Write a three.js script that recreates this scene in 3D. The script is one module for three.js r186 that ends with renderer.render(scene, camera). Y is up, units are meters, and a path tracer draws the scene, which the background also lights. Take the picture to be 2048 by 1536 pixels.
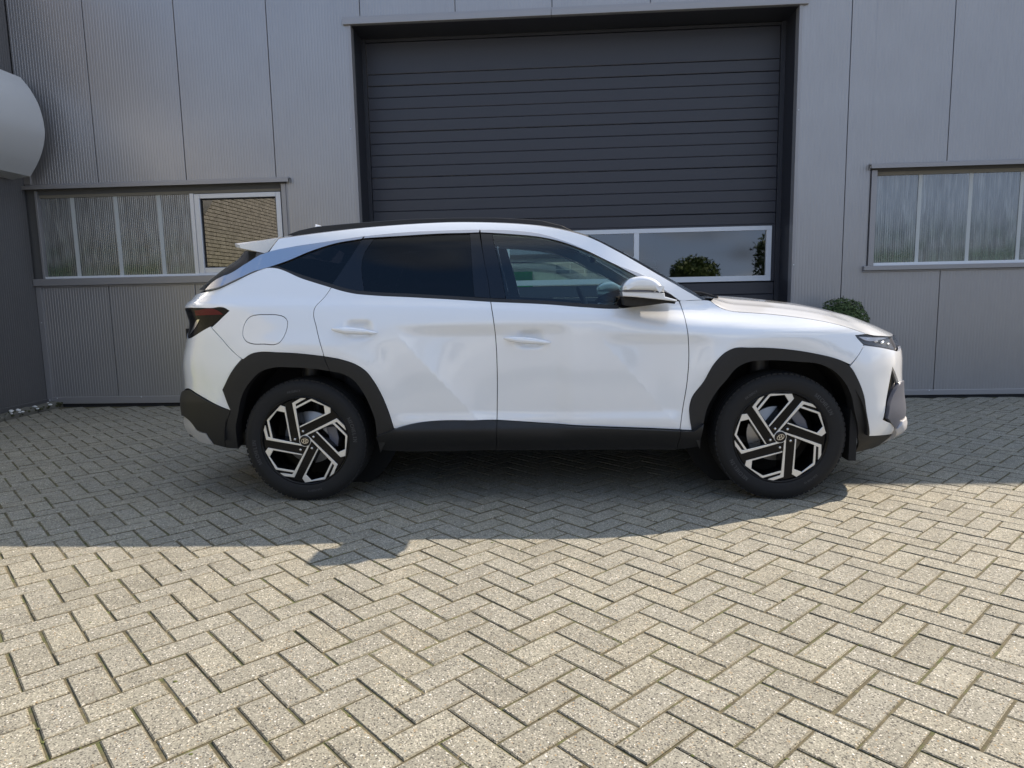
import * as THREE from 'three';
import { mergeGeometries } from 'three/addons/utils/BufferGeometryUtils.js';
import { RoundedBoxGeometry } from 'three/addons/geometries/RoundedBoxGeometry.js';
import { FontLoader } from 'three/addons/loaders/FontLoader.js';
import { TextGeometry } from 'three/addons/geometries/TextGeometry.js';

// ---------------------------------------------------------------- camera, sky, sun, exposure
// World axes: x runs along the facade to the right, z points out of the facade, y is up; the facade stands at z = 0.
const scene = new THREE.Scene();
const camera = new THREE.PerspectiveCamera(57.65, 4 / 3, 0.05, 400);
{
  const R = new THREE.Vector3(0.997975, -0.020323, -0.060273), U = new THREE.Vector3(0.012236, 0.991223, -0.13163), B = new THREE.Vector3(0.062419, 0.130626, 0.989465);
  camera.position.set(0, 1.182, 7.458);
  camera.quaternion.setFromRotationMatrix(new THREE.Matrix4().makeBasis(R, U, B));
}
const renderer = new THREE.WebGLRenderer({ antialias: true });
renderer.setSize(1024, 768);
renderer.toneMapping = THREE.LinearToneMapping;
renderer.toneMappingExposure = 1.85;
renderer.shadowMap.enabled = true;
const SKY = 0.78;
const SUN = new THREE.Vector3(1.22, 1, -0.635).normalize();
// broken cloud over pale blue, computed for every direction
{
  const W = 1024, H = 512, d = new Float32Array(W * H * 4);
  const hash = (x, y, z) => { let h = Math.imul(x, 374761393) ^ Math.imul(y, 668265263) ^ Math.imul(z, 2147483647); h = Math.imul(h ^ (h >>> 13), 1274126177); return ((h ^ (h >>> 16)) >>> 0) / 4294967296; };
  const noise = (x, y, z) => {
    const i = Math.floor(x), j = Math.floor(y), k = Math.floor(z), s = (t) => t * t * (3 - 2 * t), u = s(x - i), v = s(y - j), w = s(z - k), l = (p, q, t) => p + (q - p) * t;
    return l(l(l(hash(i, j, k), hash(i + 1, j, k), u), l(hash(i, j + 1, k), hash(i + 1, j + 1, k), u), v), l(l(hash(i, j, k + 1), hash(i + 1, j, k + 1), u), l(hash(i, j + 1, k + 1), hash(i + 1, j + 1, k + 1), u), v), w);
  };
  const fbm = (x, y, z) => { let a = 0.5, r = 0; for (let o = 0; o < 5; o++) { r += a * noise(x, y, z); x = x * 2.03 + 7.1; y = y * 2.03 + 3.3; z = z * 2.03 + 1.7; a *= 0.5; } return r / 0.97; };
  const sm = (p, q, x) => { const t = Math.min(1, Math.max(0, (x - p) / (q - p))); return t * t * (3 - 2 * t); };
  for (let j = 0; j < H; j++) for (let i = 0; i < W; i++) {
    const el = ((j + 0.5) / H - 0.5) * Math.PI, az = ((i + 0.5) / W - 0.5) * 2 * Math.PI, y = Math.sin(el), x = Math.cos(az) * Math.cos(el), z = Math.sin(az) * Math.cos(el), o = 4 * (j * W + i);
    const up = Math.max(0, y), t = Math.pow(up, 0.55), q = 1 / (up + 0.28), n1 = fbm(x * q * 1.5 + 5, up * 4, z * q * 1.5 + 9), n2 = fbm(x * q * 2.7 + 31, up * 7, z * q * 2.7 + 2);
    const m = sm(0.44, 0.60, n1), glow = Math.exp(-Math.acos(Math.min(1, x * SUN.x + y * SUN.y + z * SUN.z)) / 0.35), lit = 0.24 + 0.75 * sm(0.3, 0.72, n2) + 0.5 * glow;
    const clear = [0.48 - 0.37 * t + 0.4 * glow, 0.60 - 0.34 * t + 0.36 * glow, 0.80 - 0.22 * t + 0.3 * glow], cloud = [lit * 0.90, lit * 0.965, lit * 1.07];
    for (let c = 0; c < 3; c++) d[o + c] = (clear[c] + (cloud[c] - clear[c]) * m) * SKY;
    d[o + 3] = 1;
  }
  const t = new THREE.DataTexture(d, W, H, THREE.RGBAFormat, THREE.FloatType);
  t.mapping = THREE.EquirectangularReflectionMapping; t.magFilter = THREE.LinearFilter; t.needsUpdate = true;
  scene.background = t; scene.environment = t;
}
const sun = new THREE.DirectionalLight(0xffeed6, 4.9);
sun.position.copy(SUN).multiplyScalar(40);
sun.castShadow = true;
Object.assign(sun.shadow.camera, { left: -16, right: 16, top: 16, bottom: -16, near: 1, far: 90 });
sun.shadow.mapSize.set(4096, 4096);
scene.add(sun);

// ---------------------------------------------------------------- helpers
let seed = 12345;
const rnd = () => { seed = (seed + 0x6d2b79f5) | 0; let t = Math.imul(seed ^ (seed >>> 15), 1 | seed); t = (t + Math.imul(t ^ (t >>> 7), 61 | t)) ^ t; return ((t ^ (t >>> 14)) >>> 0) / 4294967296; };
const rr = (a, b) => a + (b - a) * rnd();
const used = new Map();
const numbered = (n) => { const k = used.get(n) ?? 0; used.set(n, k + 1); return k ? n + '_' + String(k).padStart(3, '0') : n; };
function part(name, geo, mat, parent) {
  const m = new THREE.Mesh(geo, mat);
  m.name = name; m.castShadow = m.receiveShadow = true;
  parent.add(m);
  return m;
}
// each shape a mesh of its own
const parts = (name, geos, mat, parent) => geos.map((g) => part(name, g, mat, parent));
function group(name, parent) { const g = new THREE.Group(); g.name = name; parent.add(g); return g; }
function thing(name, label, category, x = 0, y = 0, z = 0, ry = 0) {
  const g = new THREE.Group();
  g.name = numbered(name); g.position.set(x, y, z); g.rotation.y = ry;
  g.userData = { label, category };
  scene.add(g);
  return g;
}
const T = (g, x, y, z, rx = 0, ry = 0, rz = 0) => { if (rx) g.rotateX(rx); if (ry) g.rotateY(ry); if (rz) g.rotateZ(rz); return g.translate(x, y, z); };
// box from corner to corner, with uv in metres
function bx(x0, x1, y0, y1, z0, z1) {
  const g = new THREE.BoxGeometry(x1 - x0, y1 - y0, z1 - z0).translate((x0 + x1) / 2, (y0 + y1) / 2, (z0 + z1) / 2);
  return metreUV(g);
}
function metreUV(g, ox = 0, oy = 0) {
  const p = g.attributes.position, n = g.attributes.normal, uv = new Float32Array(p.count * 2);
  for (let i = 0; i < p.count; i++) {
    const ax = Math.abs(n.getX(i)), ay = Math.abs(n.getY(i)), az = Math.abs(n.getZ(i));
    uv[2 * i] = (ax > ay && ax > az ? p.getZ(i) : p.getX(i)) + ox;
    uv[2 * i + 1] = (ay >= ax && ay >= az ? p.getZ(i) : p.getY(i)) + oy;
  }
  g.setAttribute('uv', new THREE.BufferAttribute(uv, 2));
  return g;
}
function merge(list) {
  const l = list.map((g) => { const h = g.index ? g.toNonIndexed() : g; for (const k of Object.keys(h.attributes)) if (!['position', 'normal', 'uv'].includes(k)) h.deleteAttribute(k); if (!h.attributes.uv) metreUV(h); return h; });
  return mergeGeometries(l);
}
// rounded box between corners
function rb(x0, x1, y0, y1, z0, z1, r = 0.004) {
  const g = new RoundedBoxGeometry(x1 - x0, y1 - y0, z1 - z0, 2, r);
  g.translate((x0 + x1) / 2, (y0 + y1) / 2, (z0 + z1) / 2);
  return metreUV(g.index ? g.toNonIndexed() : g);
}
function tube(pts, r, seg = 24, rad = 8) { return new THREE.TubeGeometry(new THREE.CatmullRomCurve3(pts.map((p) => new THREE.Vector3(...p))), seg, r, rad); }
function extr(pts, depth, bevel = 0.002, segs = 2) {
  const s = new THREE.Shape(pts.map((p) => new THREE.Vector2(p[0], p[1])));
  return new THREE.ExtrudeGeometry(s, { depth, bevelEnabled: bevel > 0, bevelThickness: bevel, bevelSize: bevel, bevelOffset: -bevel, bevelSegments: segs, curveSegments: 4 });
}
// value noise that tiles with period n
function tileNoise(n, s) {
  const a = new Float32Array(n * n); let t = s | 0;
  const r = () => { t = (t * 1664525 + 1013904223) | 0; return (t >>> 0) / 4294967296; };
  for (let i = 0; i < n * n; i++) a[i] = r();
  return (u, v) => {
    let x = u * n, y = v * n, i = Math.floor(x), j = Math.floor(y); const f = x - i, g = y - j;
    const sx = f * f * (3 - 2 * f), sy = g * g * (3 - 2 * g);
    i = ((i % n) + n) % n; j = ((j % n) + n) % n; const i1 = (i + 1) % n, j1 = (j + 1) % n;
    return (a[j * n + i] * (1 - sx) + a[j * n + i1] * sx) * (1 - sy) + (a[j1 * n + i] * (1 - sx) + a[j1 * n + i1] * sx) * sy;
  };
}
function tex(w, h, fn, srgb = true, size = 1) {
  const d = new Uint8Array(w * h * 4);
  for (let j = 0; j < h; j++) for (let i = 0; i < w; i++) {
    const c = fn(i / w, j / h, i, j), o = 4 * (j * w + i);
    d[o] = Math.max(0, Math.min(255, c[0])); d[o + 1] = Math.max(0, Math.min(255, c[1])); d[o + 2] = Math.max(0, Math.min(255, c[2])); d[o + 3] = 255;
  }
  const t = new THREE.DataTexture(d, w, h, THREE.RGBAFormat);
  t.wrapS = t.wrapT = THREE.RepeatWrapping; t.magFilter = THREE.LinearFilter; t.minFilter = THREE.LinearMipmapLinearFilter;
  if (srgb) t.colorSpace = THREE.SRGBColorSpace;
  t.repeat.set(1 / size, 1 / size); t.needsUpdate = true;
  return t;
}
const lin = (c) => 255 * (c <= 0.0031308 ? 12.92 * c : 1.055 * Math.pow(c, 1 / 2.4) - 0.055);   // linear -> sRGB byte
const std = (r, g, b, rough, metal = 0, o = {}) => { const m = new THREE.MeshStandardMaterial({ roughness: rough, metalness: metal, ...o }); m.color.setRGB(r, g, b); return m; };
const phy = (r, g, b, rough, metal = 0, o = {}) => { const m = new THREE.MeshPhysicalMaterial({ roughness: rough, metalness: metal, ...o }); m.color.setRGB(r, g, b); return m; };

// ---------------------------------------------------------------- textures and materials
const n8 = tileNoise(8, 3), n32 = tileNoise(32, 5), n64 = tileNoise(64, 15), n128 = tileNoise(128, 7), n256 = tileNoise(256, 9), n512 = tileNoise(512, 21);
// exposed-aggregate concrete of the pavers: fine light sand with dark, pale and rusty grains
const paverPix = (() => {
  const N = 1024, a = new Float32Array(N * N * 3);
  for (let j = 0; j < N; j++) for (let i = 0; i < N; i++) {
    const u = i / N, v = j / N, b = 0.285 * (0.80 + 0.18 * n32(u, v) + 0.16 * (n256(u, v) - 0.5) + 0.5 * (n512(u, v) - 0.5) + 0.12 * (n8(u, v) - 0.5)), o = 3 * (j * N + i);
    a[o] = b * 1.0; a[o + 1] = b * 0.965; a[o + 2] = b * 0.80;
  }
  let t = 77; const r = () => { t = (t * 1664525 + 1013904223) | 0; return (t >>> 0) / 4294967296; };
  for (let k = 0; k < 76000; k++) {
    const cx = r() * N, cy = r() * N, q = r(), rad = 0.7 + r() * r() * 1.7, c = q < 0.50 ? [0.05, 0.047, 0.042] : q < 0.62 ? [0.17, 0.15, 0.12] : q < 0.90 ? [0.52, 0.49, 0.42] : q < 0.96 ? [0.75, 0.73, 0.68] : [0.36, 0.25, 0.13], al = 0.55 + 0.45 * r(), ex = 0.7 + 0.6 * r();
    for (let y = -4; y <= 4; y++) for (let x = -4; x <= 4; x++) if (x * x * ex + y * y / ex < rad * rad) {
      const o = 3 * (((((cy | 0) + y) % N + N) % N) * N + ((((cx | 0) + x) % N + N) % N));
      for (let m = 0; m < 3; m++) a[o + m] += (c[m] - a[o + m]) * al;
    }
  }
  return { N, a };
})();
const paverTex = tex(1024, 1024, (u, v, i, j) => { const o = 3 * (j * 1024 + i); return [lin(paverPix.a[o]), lin(paverPix.a[o + 1]), lin(paverPix.a[o + 2])]; }, true, 1.5);
const paverBump = tex(1024, 1024, (u, v, i, j) => { const o = 3 * (j * 1024 + i), h = 60 + 330 * paverPix.a[o]; return [h, h, h]; }, false, 1.5);
const jointTex = tex(512, 512, (u, v) => {
  const m = Math.max(0, n32(u, v) * 1.2 - 0.55) * 1.3, k = 0.55 + 0.9 * n256(u, v) * n64(u, v) + 0.3 * n512(u, v);
  return [lin(0.105 * k * (1 - 0.25 * m)), lin(0.09 * k * (1 + 0.1 * m)), lin(0.052 * k * (1 - 0.5 * m))];
}, true, 1.1);
const yardTex = tex(512, 512, (u, v) => { const k = 0.25 * (0.8 + 0.25 * n32(u, v) + 0.25 * n256(u, v)); return [lin(k), lin(k * 0.95), lin(k * 0.83)]; }, true, 3);
// painted metal with faint dirt runs
const panelTex = tex(512, 512, (u, v) => { const k = 0.95 + 0.05 * (n8(u, v) - 0.5) + 0.03 * (n128(u * 1, v * 0.15) - 0.5) + 0.035 * (n512(u, v) - 0.5); return [255 * k, 255 * k, 255 * k]; }, false, 2.2);
const dirtReflectionTex = tex(512, 512, (u, v) => {  // dirt runs and drops; reflected trees painted in as a green, darker lower part
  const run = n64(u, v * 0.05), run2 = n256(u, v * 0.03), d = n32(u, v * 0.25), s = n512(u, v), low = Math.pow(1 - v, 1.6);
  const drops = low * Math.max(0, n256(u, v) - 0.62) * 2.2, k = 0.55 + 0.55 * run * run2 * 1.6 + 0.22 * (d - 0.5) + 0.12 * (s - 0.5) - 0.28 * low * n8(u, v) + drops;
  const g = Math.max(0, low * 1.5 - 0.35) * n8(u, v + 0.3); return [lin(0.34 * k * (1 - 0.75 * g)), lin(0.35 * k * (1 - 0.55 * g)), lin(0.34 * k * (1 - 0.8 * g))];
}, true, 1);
const dropTex = tex(512, 512, (u, v) => { const k = 255 * (0.5 + 0.3 * (n256(u, v) - 0.5) + 0.4 * (n64(u, v * 0.1) - 0.5)); return [k, k, k]; }, false, 1);
const M = {
  paver: [], joint: std(1, 1, 1, 0.95, 0, { map: jointTex, bumpMap: jointTex, bumpScale: 0.004 }), yard: std(1, 1, 1, 0.9, 0, { map: yardTex }),
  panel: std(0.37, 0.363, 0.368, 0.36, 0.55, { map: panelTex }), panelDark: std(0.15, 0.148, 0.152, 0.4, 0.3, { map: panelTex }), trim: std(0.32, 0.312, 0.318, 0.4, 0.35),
  core: std(0.02, 0.02, 0.022, 0.9), inside: std(0.11, 0.11, 0.11, 0.9), roof: std(0.09, 0.09, 0.09, 0.9),
  door: std(0.036, 0.038, 0.049, 0.42), doorFrame: std(0.025, 0.027, 0.035, 0.45), alu: std(0.62, 0.64, 0.68, 0.35, 0.35), white: std(0.72, 0.74, 0.77, 0.4), tan: std(0.22, 0.2, 0.16, 0.8),
  glassDark: phy(0.62, 0.66, 0.66, 0.015, 0, { transmission: 1, thickness: 0, ior: 2.2 }), added_rooflight: phy(0.9, 0.9, 0.9, 0.9, 0, { transmission: 0.75, thickness: 0 }), roomWhite: std(0.8, 0.81, 0.8, 0.7), roomDark: std(0.05, 0.05, 0.055, 0.9), crate: std(0.03, 0.42, 0.07, 0.5),
  poly: phy(1.0, 1.0, 1.0, 0.09, 0, { transmission: 0.3, thickness: 0, ior: 2.2, map: dirtReflectionTex, bumpMap: dropTex, bumpScale: 0.0006 }),
  postWhite: std(0.7, 0.7, 0.68, 0.7), joint2: std(0.5, 0.52, 0.51, 0.5),
  paint: phy(0.82, 0.84, 0.875, 0.14, 0, { ior: 1.75, clearcoat: 1, clearcoatRoughness: 0.02 }),
  clad: std(0.0115, 0.0118, 0.0135, 0.58), lampBlack: phy(0.005, 0.005, 0.006, 0.15, 0, { specularIntensity: 0.35 }), cladGloss: phy(0.006, 0.006, 0.008, 0.06, 0, { specularIntensity: 0.8 }),
  satin: phy(0.46, 0.455, 0.47, 0.3, 1), silver: std(0.50, 0.50, 0.52, 0.38, 0.3), greyIns: std(0.17, 0.175, 0.21, 0.38, 0.4),
  chrome: std(0.75, 0.75, 0.76, 0.12, 1), rubber: std(0.008, 0.008, 0.009, 0.8), letter: std(0.04, 0.04, 0.045, 0.6), dark: std(0.008, 0.008, 0.009, 0.85), rimBlack: phy(0.005, 0.005, 0.006, 0.25, 0, { specularIntensity: 0.5 }),
  rimSilver: std(0.80, 0.79, 0.77, 0.32, 0.6), steel: std(0.35, 0.34, 0.33, 0.4, 0.8),
  tint: phy(0.035, 0.035, 0.045, 0.01, 0, { specularIntensity: 0.55, transmission: 1, thickness: 0, ior: 1.52 }), greenGlass: phy(0.68, 0.82, 0.78, 0.01, 0, { transmission: 1, thickness: 0, ior: 1.52 }),
  lens: phy(0.95, 0.95, 0.97, 0.02, 0, { transmission: 1, thickness: 0, ior: 1.5 }), red: phy(0.10, 0.006, 0.009, 0.2, 0, { specularIntensity: 0.4 }),
  cabin: std(0.03, 0.032, 0.04, 0.7), lining: std(0.2, 0.22, 0.23, 0.85),
  leaf: [std(0.05, 0.085, 0.018, 0.6), std(0.075, 0.115, 0.025, 0.6), std(0.03, 0.055, 0.012, 0.65)], wood: std(0.07, 0.05, 0.035, 0.9), pot: std(0.05, 0.05, 0.055, 0.7),
  moss: std(0.06, 0.062, 0.03, 1), mossy: std(0.085, 0.1, 0.03, 1), stone: std(0.14, 0.135, 0.115, 0.95), sign: phy(0.60, 0.615, 0.63, 0.38, 0.15, { clearcoat: 0.3, clearcoatRoughness: 0.3 }), signRim: std(0.75, 0.76, 0.78, 0.4, 0.2),
};
// ---------------------------------------------------------------- ground: yard sheet, joint sand, herringbone pavers
const yard = part('ground', T(new THREE.PlaneGeometry(360, 360, 1, 1), 0, 0, 0, -Math.PI / 2), M.yard, scene);
metreUV(yard.geometry); yard.position.y = -0.03; yard.userData = { kind: 'structure' };
const pavement = group('pavement', scene);
pavement.userData = { kind: 'structure' };
{
  part('joint_sand', T(new THREE.PlaneGeometry(22, 9.4), 0, -0.004, 4.70, -Math.PI / 2), M.joint, pavement);
  metreUV(pavement.children[0].geometry);
  const W = 0.1094, S2 = Math.SQRT2, rot = -0.008, ca = Math.cos(rot), sa = Math.sin(rot);
  const L = new THREE.Vector2(2 * S2 * W * ca, 2 * S2 * W * sa), D = new THREE.Vector2(S2 * W * sa, -S2 * W * ca);   // (x, z)
  const A = new THREE.Vector2((ca - sa) / S2, (ca + sa) / S2), Bv = new THREE.Vector2((ca + sa) / S2, (-ca + sa) / S2);
  const C0 = new THREE.Vector2(-0.3226, 5.762);
  const tints = [[1, 1, 1], [0.97, 0.97, 0.98], [1.03, 1.025, 1.01], [0.94, 0.935, 0.93], [1.0, 0.985, 0.96], [0.98, 0.98, 0.99], [0.91, 0.905, 0.90], [1.04, 1.035, 1.03]];
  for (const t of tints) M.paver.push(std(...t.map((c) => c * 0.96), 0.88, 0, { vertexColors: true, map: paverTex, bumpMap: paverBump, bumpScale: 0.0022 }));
  // one paver lying along local x, its top at y = 0
  function paverGeo(l, w, h, ou, ov, along) {
    const c = 0.004, q = 0.0025, P = [], Uv = [], Cl = [];
    const ring = (dx, dz, y) => [[-l / 2 + dx, y, -w / 2 + dz], [l / 2 - dx, y, -w / 2 + dz], [l / 2 - dx, y, w / 2 - dz], [-l / 2 + dx, y, w / 2 - dz]];
    const j = () => rr(-0.0018, 0.0018);
    const top = ring(c, c, 0).map((p) => [p[0] + j() * 0.7, p[1], p[2] + j() * 0.7]), mid = ring(0, 0, -q).map((p) => [p[0] + j(), p[1], p[2] + j()]), bot = mid.map((p) => [p[0], -h, p[2]]);
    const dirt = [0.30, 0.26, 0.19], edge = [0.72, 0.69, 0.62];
    const tri = (c, ...v) => { for (const p of v) { P.push(...p); Cl.push(...c); Uv.push(p[0] + ou, p[2] + ov + p[1]); } };
    const quad = (c, a, b, d, e) => { tri(c, a, b, d); tri(c, a, d, e); };
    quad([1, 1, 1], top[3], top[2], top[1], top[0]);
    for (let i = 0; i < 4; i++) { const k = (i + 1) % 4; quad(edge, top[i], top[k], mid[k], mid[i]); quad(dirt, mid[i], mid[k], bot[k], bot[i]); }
    const g = new THREE.BufferGeometry();
    g.setAttribute('position', new THREE.Float32BufferAttribute(P, 3)); g.setAttribute('uv', new THREE.Float32BufferAttribute(Uv, 2)); g.setAttribute('color', new THREE.Float32BufferAttribute(Cl, 3));
    g.computeVertexNormals();
    return g;
  }
  const forms = [];
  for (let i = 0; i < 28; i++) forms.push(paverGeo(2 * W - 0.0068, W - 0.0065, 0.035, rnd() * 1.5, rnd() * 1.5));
  const all = [];
  for (let k = -32; k <= 32; k++) for (let n = -9; n <= 46; n++) {
    const cx = C0.x + k * L.x + n * D.x, cz = C0.y + k * L.y + n * D.y;
    for (const kind of [0, 1]) {
      const mx = kind ? cx - A.x * W / 2 : cx + A.x * W + Bv.x * W / 2, mz = kind ? cz - A.y * W / 2 : cz + A.y * W + Bv.y * W / 2;
      const wz = 0.016 * Math.max(0, -mx - 0.45);
      if (mz < -0.03 || mz > 6.9 || Math.abs(mx + 0.06 * (7.46 - mz)) > 0.78 * (7.46 - mz) + 0.55 || mx < -5.66) continue;
      all.push([mx, mz + wz, kind]);
    }
  }
  all.sort((a, b) => Math.hypot(a[0], 7.46 - a[1]) - Math.hypot(b[0], 7.46 - b[1]));
  const far = tints.map(() => []);
  let shown = 0;
  const inView = (x, z) => { const v = new THREE.Vector3(x, 0, z).project(camera); return Math.abs(v.x) < 1.03 && Math.abs(v.y) < 1.04; };
  camera.updateMatrixWorld(true); camera.updateProjectionMatrix();
  for (const [x, z, kind] of all) {
    const m = new THREE.Object3D(), sink = 0.0015 * (n32(x * 0.13 + 0.3, z * 0.13) - 0.5) * 2;
    m.position.set(x + rr(-0.0012, 0.0012), rr(-0.0008, 0.0008) + sink, z + rr(-0.0012, 0.0012));
    m.rotation.set(rr(-0.004, 0.004), -(kind ? -Math.PI / 4 : Math.PI / 4) - rot + rr(-0.005, 0.005), rr(-0.004, 0.004), 'YXZ');
    if (rnd() < 0.5) m.rotation.y += Math.PI;
    const g = forms[(rnd() * forms.length) | 0], lean = n8(x * 0.09 + 0.1, z * 0.11 + 0.4), ti = Math.min(7, Math.max(0, (rnd() * 0.75 + lean * 0.25) * 8 | 0));
    if (shown < 300 && inView(x, z)) {
      shown++;
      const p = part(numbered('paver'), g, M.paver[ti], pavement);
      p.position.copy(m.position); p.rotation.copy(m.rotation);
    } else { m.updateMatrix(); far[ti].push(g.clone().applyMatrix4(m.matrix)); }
  }
  const mg = mergeGeometries(far.filter((l) => l.length).map((l) => mergeGeometries(l)), true);
  const tufts = [];
  for (let i = 0; i < 420; i++) { const q = all[(rnd() * all.length * 0.8) | 0], a = rnd() < 0.5 ? 1 : -1, s = rr(-0.1, 0.1), g = new THREE.IcosahedronGeometry(rr(0.0022, 0.0055), 0).scale(1.6, 0.7, 1.2); tufts.push(T(g, q[0] + (a * W * 0.5 + s) * 0.707, rr(-0.003, 0.0), q[1] + (-W * 0.5 + s * a) * 0.707)); }
  part('moss', merge(tufts), M.mossy, pavement).userData.kind = 'stuff';
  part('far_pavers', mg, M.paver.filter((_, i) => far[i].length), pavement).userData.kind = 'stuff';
}

// ---------------------------------------------------------------- the hall with its ribbed cladding
const hall = thing('industrial_hall', 'grey ribbed metal hall with a dark sectional door behind the white car', 'building');
const PITCH = 0.98, PX0 = 0.01, RIB = PITCH / 32;
// a cladding panel: fine vertical ribs as real folds; rects are [x0, x1, y0, y1]
function ribbed(rects, z = 0, depth = 0.0016, phase = PX0) {
  const P = [], N = [], Uv = [];
  for (const [x0, x1, y0, y1] of rects) {
    const xs = [[x0, 0]];
    const prof = [[0, 0], [0.62, 0], [0.74, 1], [0.90, 1]];   // land, then groove
    for (let k = Math.floor((x0 - phase) / RIB) - 1; k <= Math.ceil((x1 - phase) / RIB); k++) for (const [f, d] of prof) { const x = phase + (k + f) * RIB; if (x > x0 + 1e-4 && x < x1 - 1e-4) xs.push([x, d]); }
    xs.push([x1, 0]);
    for (let i = 0; i + 1 < xs.length; i++) {
      const [xa, da] = xs[i], [xb, db] = xs[i + 1], za = z - da * depth, zb = z - db * depth, l = Math.hypot(xb - xa, zb - za), nx = -(zb - za) / l, nz = (xb - xa) / l;
      for (const [x, y, zz] of [[xa, y0, za], [xb, y0, zb], [xb, y1, zb], [xa, y0, za], [xb, y1, zb], [xa, y1, za]]) { P.push(x, y, zz); N.push(nx, 0, nz); Uv.push(x, y); }
    }
    for (const [xa, xb, sx] of [[x0, x0, -1], [x1, x1, 1]]) for (const q of sx < 0 ? [[z - 0.03, y0], [z, y0], [z, y1], [z - 0.03, y0], [z, y1], [z - 0.03, y1]] : [[z, y0], [z - 0.03, y0], [z - 0.03, y1], [z, y0], [z - 0.03, y1], [z, y1]]) { P.push(xa, q[1], q[0]); N.push(sx, 0, 0); Uv.push(q[0], q[1]); }
  }
  const g = new THREE.BufferGeometry();
  g.setAttribute('position', new THREE.Float32BufferAttribute(P, 3)); g.setAttribute('normal', new THREE.Float32BufferAttribute(N, 3)); g.setAttribute('uv', new THREE.Float32BufferAttribute(Uv, 2));
  return g;
}
const GAP = 0.0042, TOPY = 5.0;
{
  const sx = (k) => PX0 + k * PITCH;                      // seam positions
  const cols = [];
  for (let k = -6; k < 7; k++) cols.push([k === -6 ? -5.716 : sx(k) + GAP, sx(k + 1) - GAP]);
  for (const [x0, x1] of cols) {
    if (x1 < -5.7) continue;
    const rects = [];
    if (x1 < -2.9) { rects.push([x0, x1, 2.40, TOPY], [x0, x1, 0.1, 1.36]); }
    else if (x0 < -2.8) rects.push([x0, -2.82, 2.40, TOPY], [x0, -2.82, 0.1, 1.36], [-2.82, -2.085, 0.1, TOPY], [-2.085, x1, 3.96, TOPY]);
    else if (x1 < 2.4) rects.push([x0, x1, 3.96, TOPY]);
    else if (x0 < 2.42) rects.push([x0, 2.475, 3.96, TOPY], [2.475, x1, 0.07, TOPY]);
    else if (x0 < 3.2) rects.push([x0, 3.19, 0.07, TOPY], [3.19, x1, 2.35, TOPY], [3.19, x1, 0.07, 1.36]);
    else rects.push([x0, x1, 2.35, TOPY], [x0, x1, 0.07, 1.36]);
    part('wall_panel', ribbed(rects.filter((r) => r[1] - r[0] > 0.01)), M.panel, hall);
  }
  // parapet and roof above the picture
  part('parapet', rb(-9, 12, TOPY + 0.004, 5.16, -0.3, 0.02), M.trim, hall);
  parts('roof', [bx(-9, 12, 4.8, 4.9, -14, -8.45), bx(-9, 12, 4.8, 4.9, -0.9, -0.31), bx(-9, -2.5, 4.8, 4.9, -8.45, -0.9), bx(0.9, 12, 4.8, 4.9, -8.45, -0.9)], M.roof, hall);
  part('added_rooflight', T(new THREE.PlaneGeometry(3.4, 7.55), -0.8, 4.85, -4.675, -Math.PI / 2), M.added_rooflight, hall);  // unseen rooflight, added to brighten the bay below
  // the bay behind the glazed part of the door
  parts('added_partition', [bx(-2.66, -2.6, 0, 4.79, -8.6, -0.5), T(metreUV(new THREE.BoxGeometry(0.06, 4.79, 8.15)), 1.375, 2.395, -4.55, 0, 0, 0)], M.roomDark, hall)[1].geometry.translate(-1.375, 0, 4.55).rotateY(-0.115).translate(1.375, 0, -4.55);  // unseen partitions, added to keep the hall dark on either side
  part('ribbed_partition', ribbed([[-2.6, 0.02, 0, 1.83]], -8.6, 0.02, 0).scale(1, 1, 1), M.roomWhite, hall);
  part('back_wall', bx(0.024, 2.3, 0, 1.57, -8.7, -8.6), M.roomWhite, hall);
  parts('back_window_bar', [bx(0.024, 2.3, 1.66, 1.675, -8.65, -8.6), bx(0.024, 2.3, 1.80, 1.83, -8.65, -8.6), ...[0.024, 0.35, 0.68, 1.01, 1.34, 1.67].map((x) => bx(x, x + 0.02, 1.571, 1.8, -8.66, -8.61))], M.roomWhite, hall);
  part('back_wall', bx(-2.6, 2.3, 1.84, 4.79, -9.2, -9.1), M.roomDark, hall);
  part('back_window_pane', bx(0.024, 2.3, 1.571, 1.83, -8.76, -8.74), std(0.22, 0.27, 0.27, 0.3), hall);
  part('floor', bx(-2.6, 2.3, -0.06, -0.004, -8.6, -0.5), std(0.35, 0.35, 0.34, 0.7), hall);
  // solid wall behind the cladding, left open at the door and the windows
  const c0 = -0.16, c1 = -0.032;
  parts('inner_wall', ([
    bx(-9, -5.62, -0.1, 4.98, c0, c1), bx(-5.62, -2.86, -0.1, 1.40, c0, c1), bx(-5.62, -2.86, 2.33, 4.98, c0, c1), bx(-2.86, -2.10, -0.1, 4.98, c0, c1),
    bx(-2.10, 2.49, 3.96, 4.98, c0, c1), bx(2.49, 3.22, -0.1, 4.98, c0, c1), bx(3.22, 12, -0.1, 1.37, c0, c1), bx(3.22, 12, 2.31, 4.98, c0, c1),
    bx(-9, 12, -0.1, 4.79, -14.2, -14), bx(-9.2, -9, -0.1, 4.79, -14, c0), bx(12, 12.2, -0.1, 4.79, -14, c0),
  ]), M.inside, hall);
  parts('plinth_trim', ([rb(-5.70, -2.09, 0.035, 0.112, -0.03, 0.014), rb(2.48, 9, 0.03, 0.085, -0.03, 0.014)]), M.trim, hall);
  parts('base_gap', ([bx(-5.70, -2.09, -0.05, 0.034, -0.03, -0.006), bx(2.48, 9, -0.05, 0.029, -0.03, -0.006)]), M.core, hall);
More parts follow.
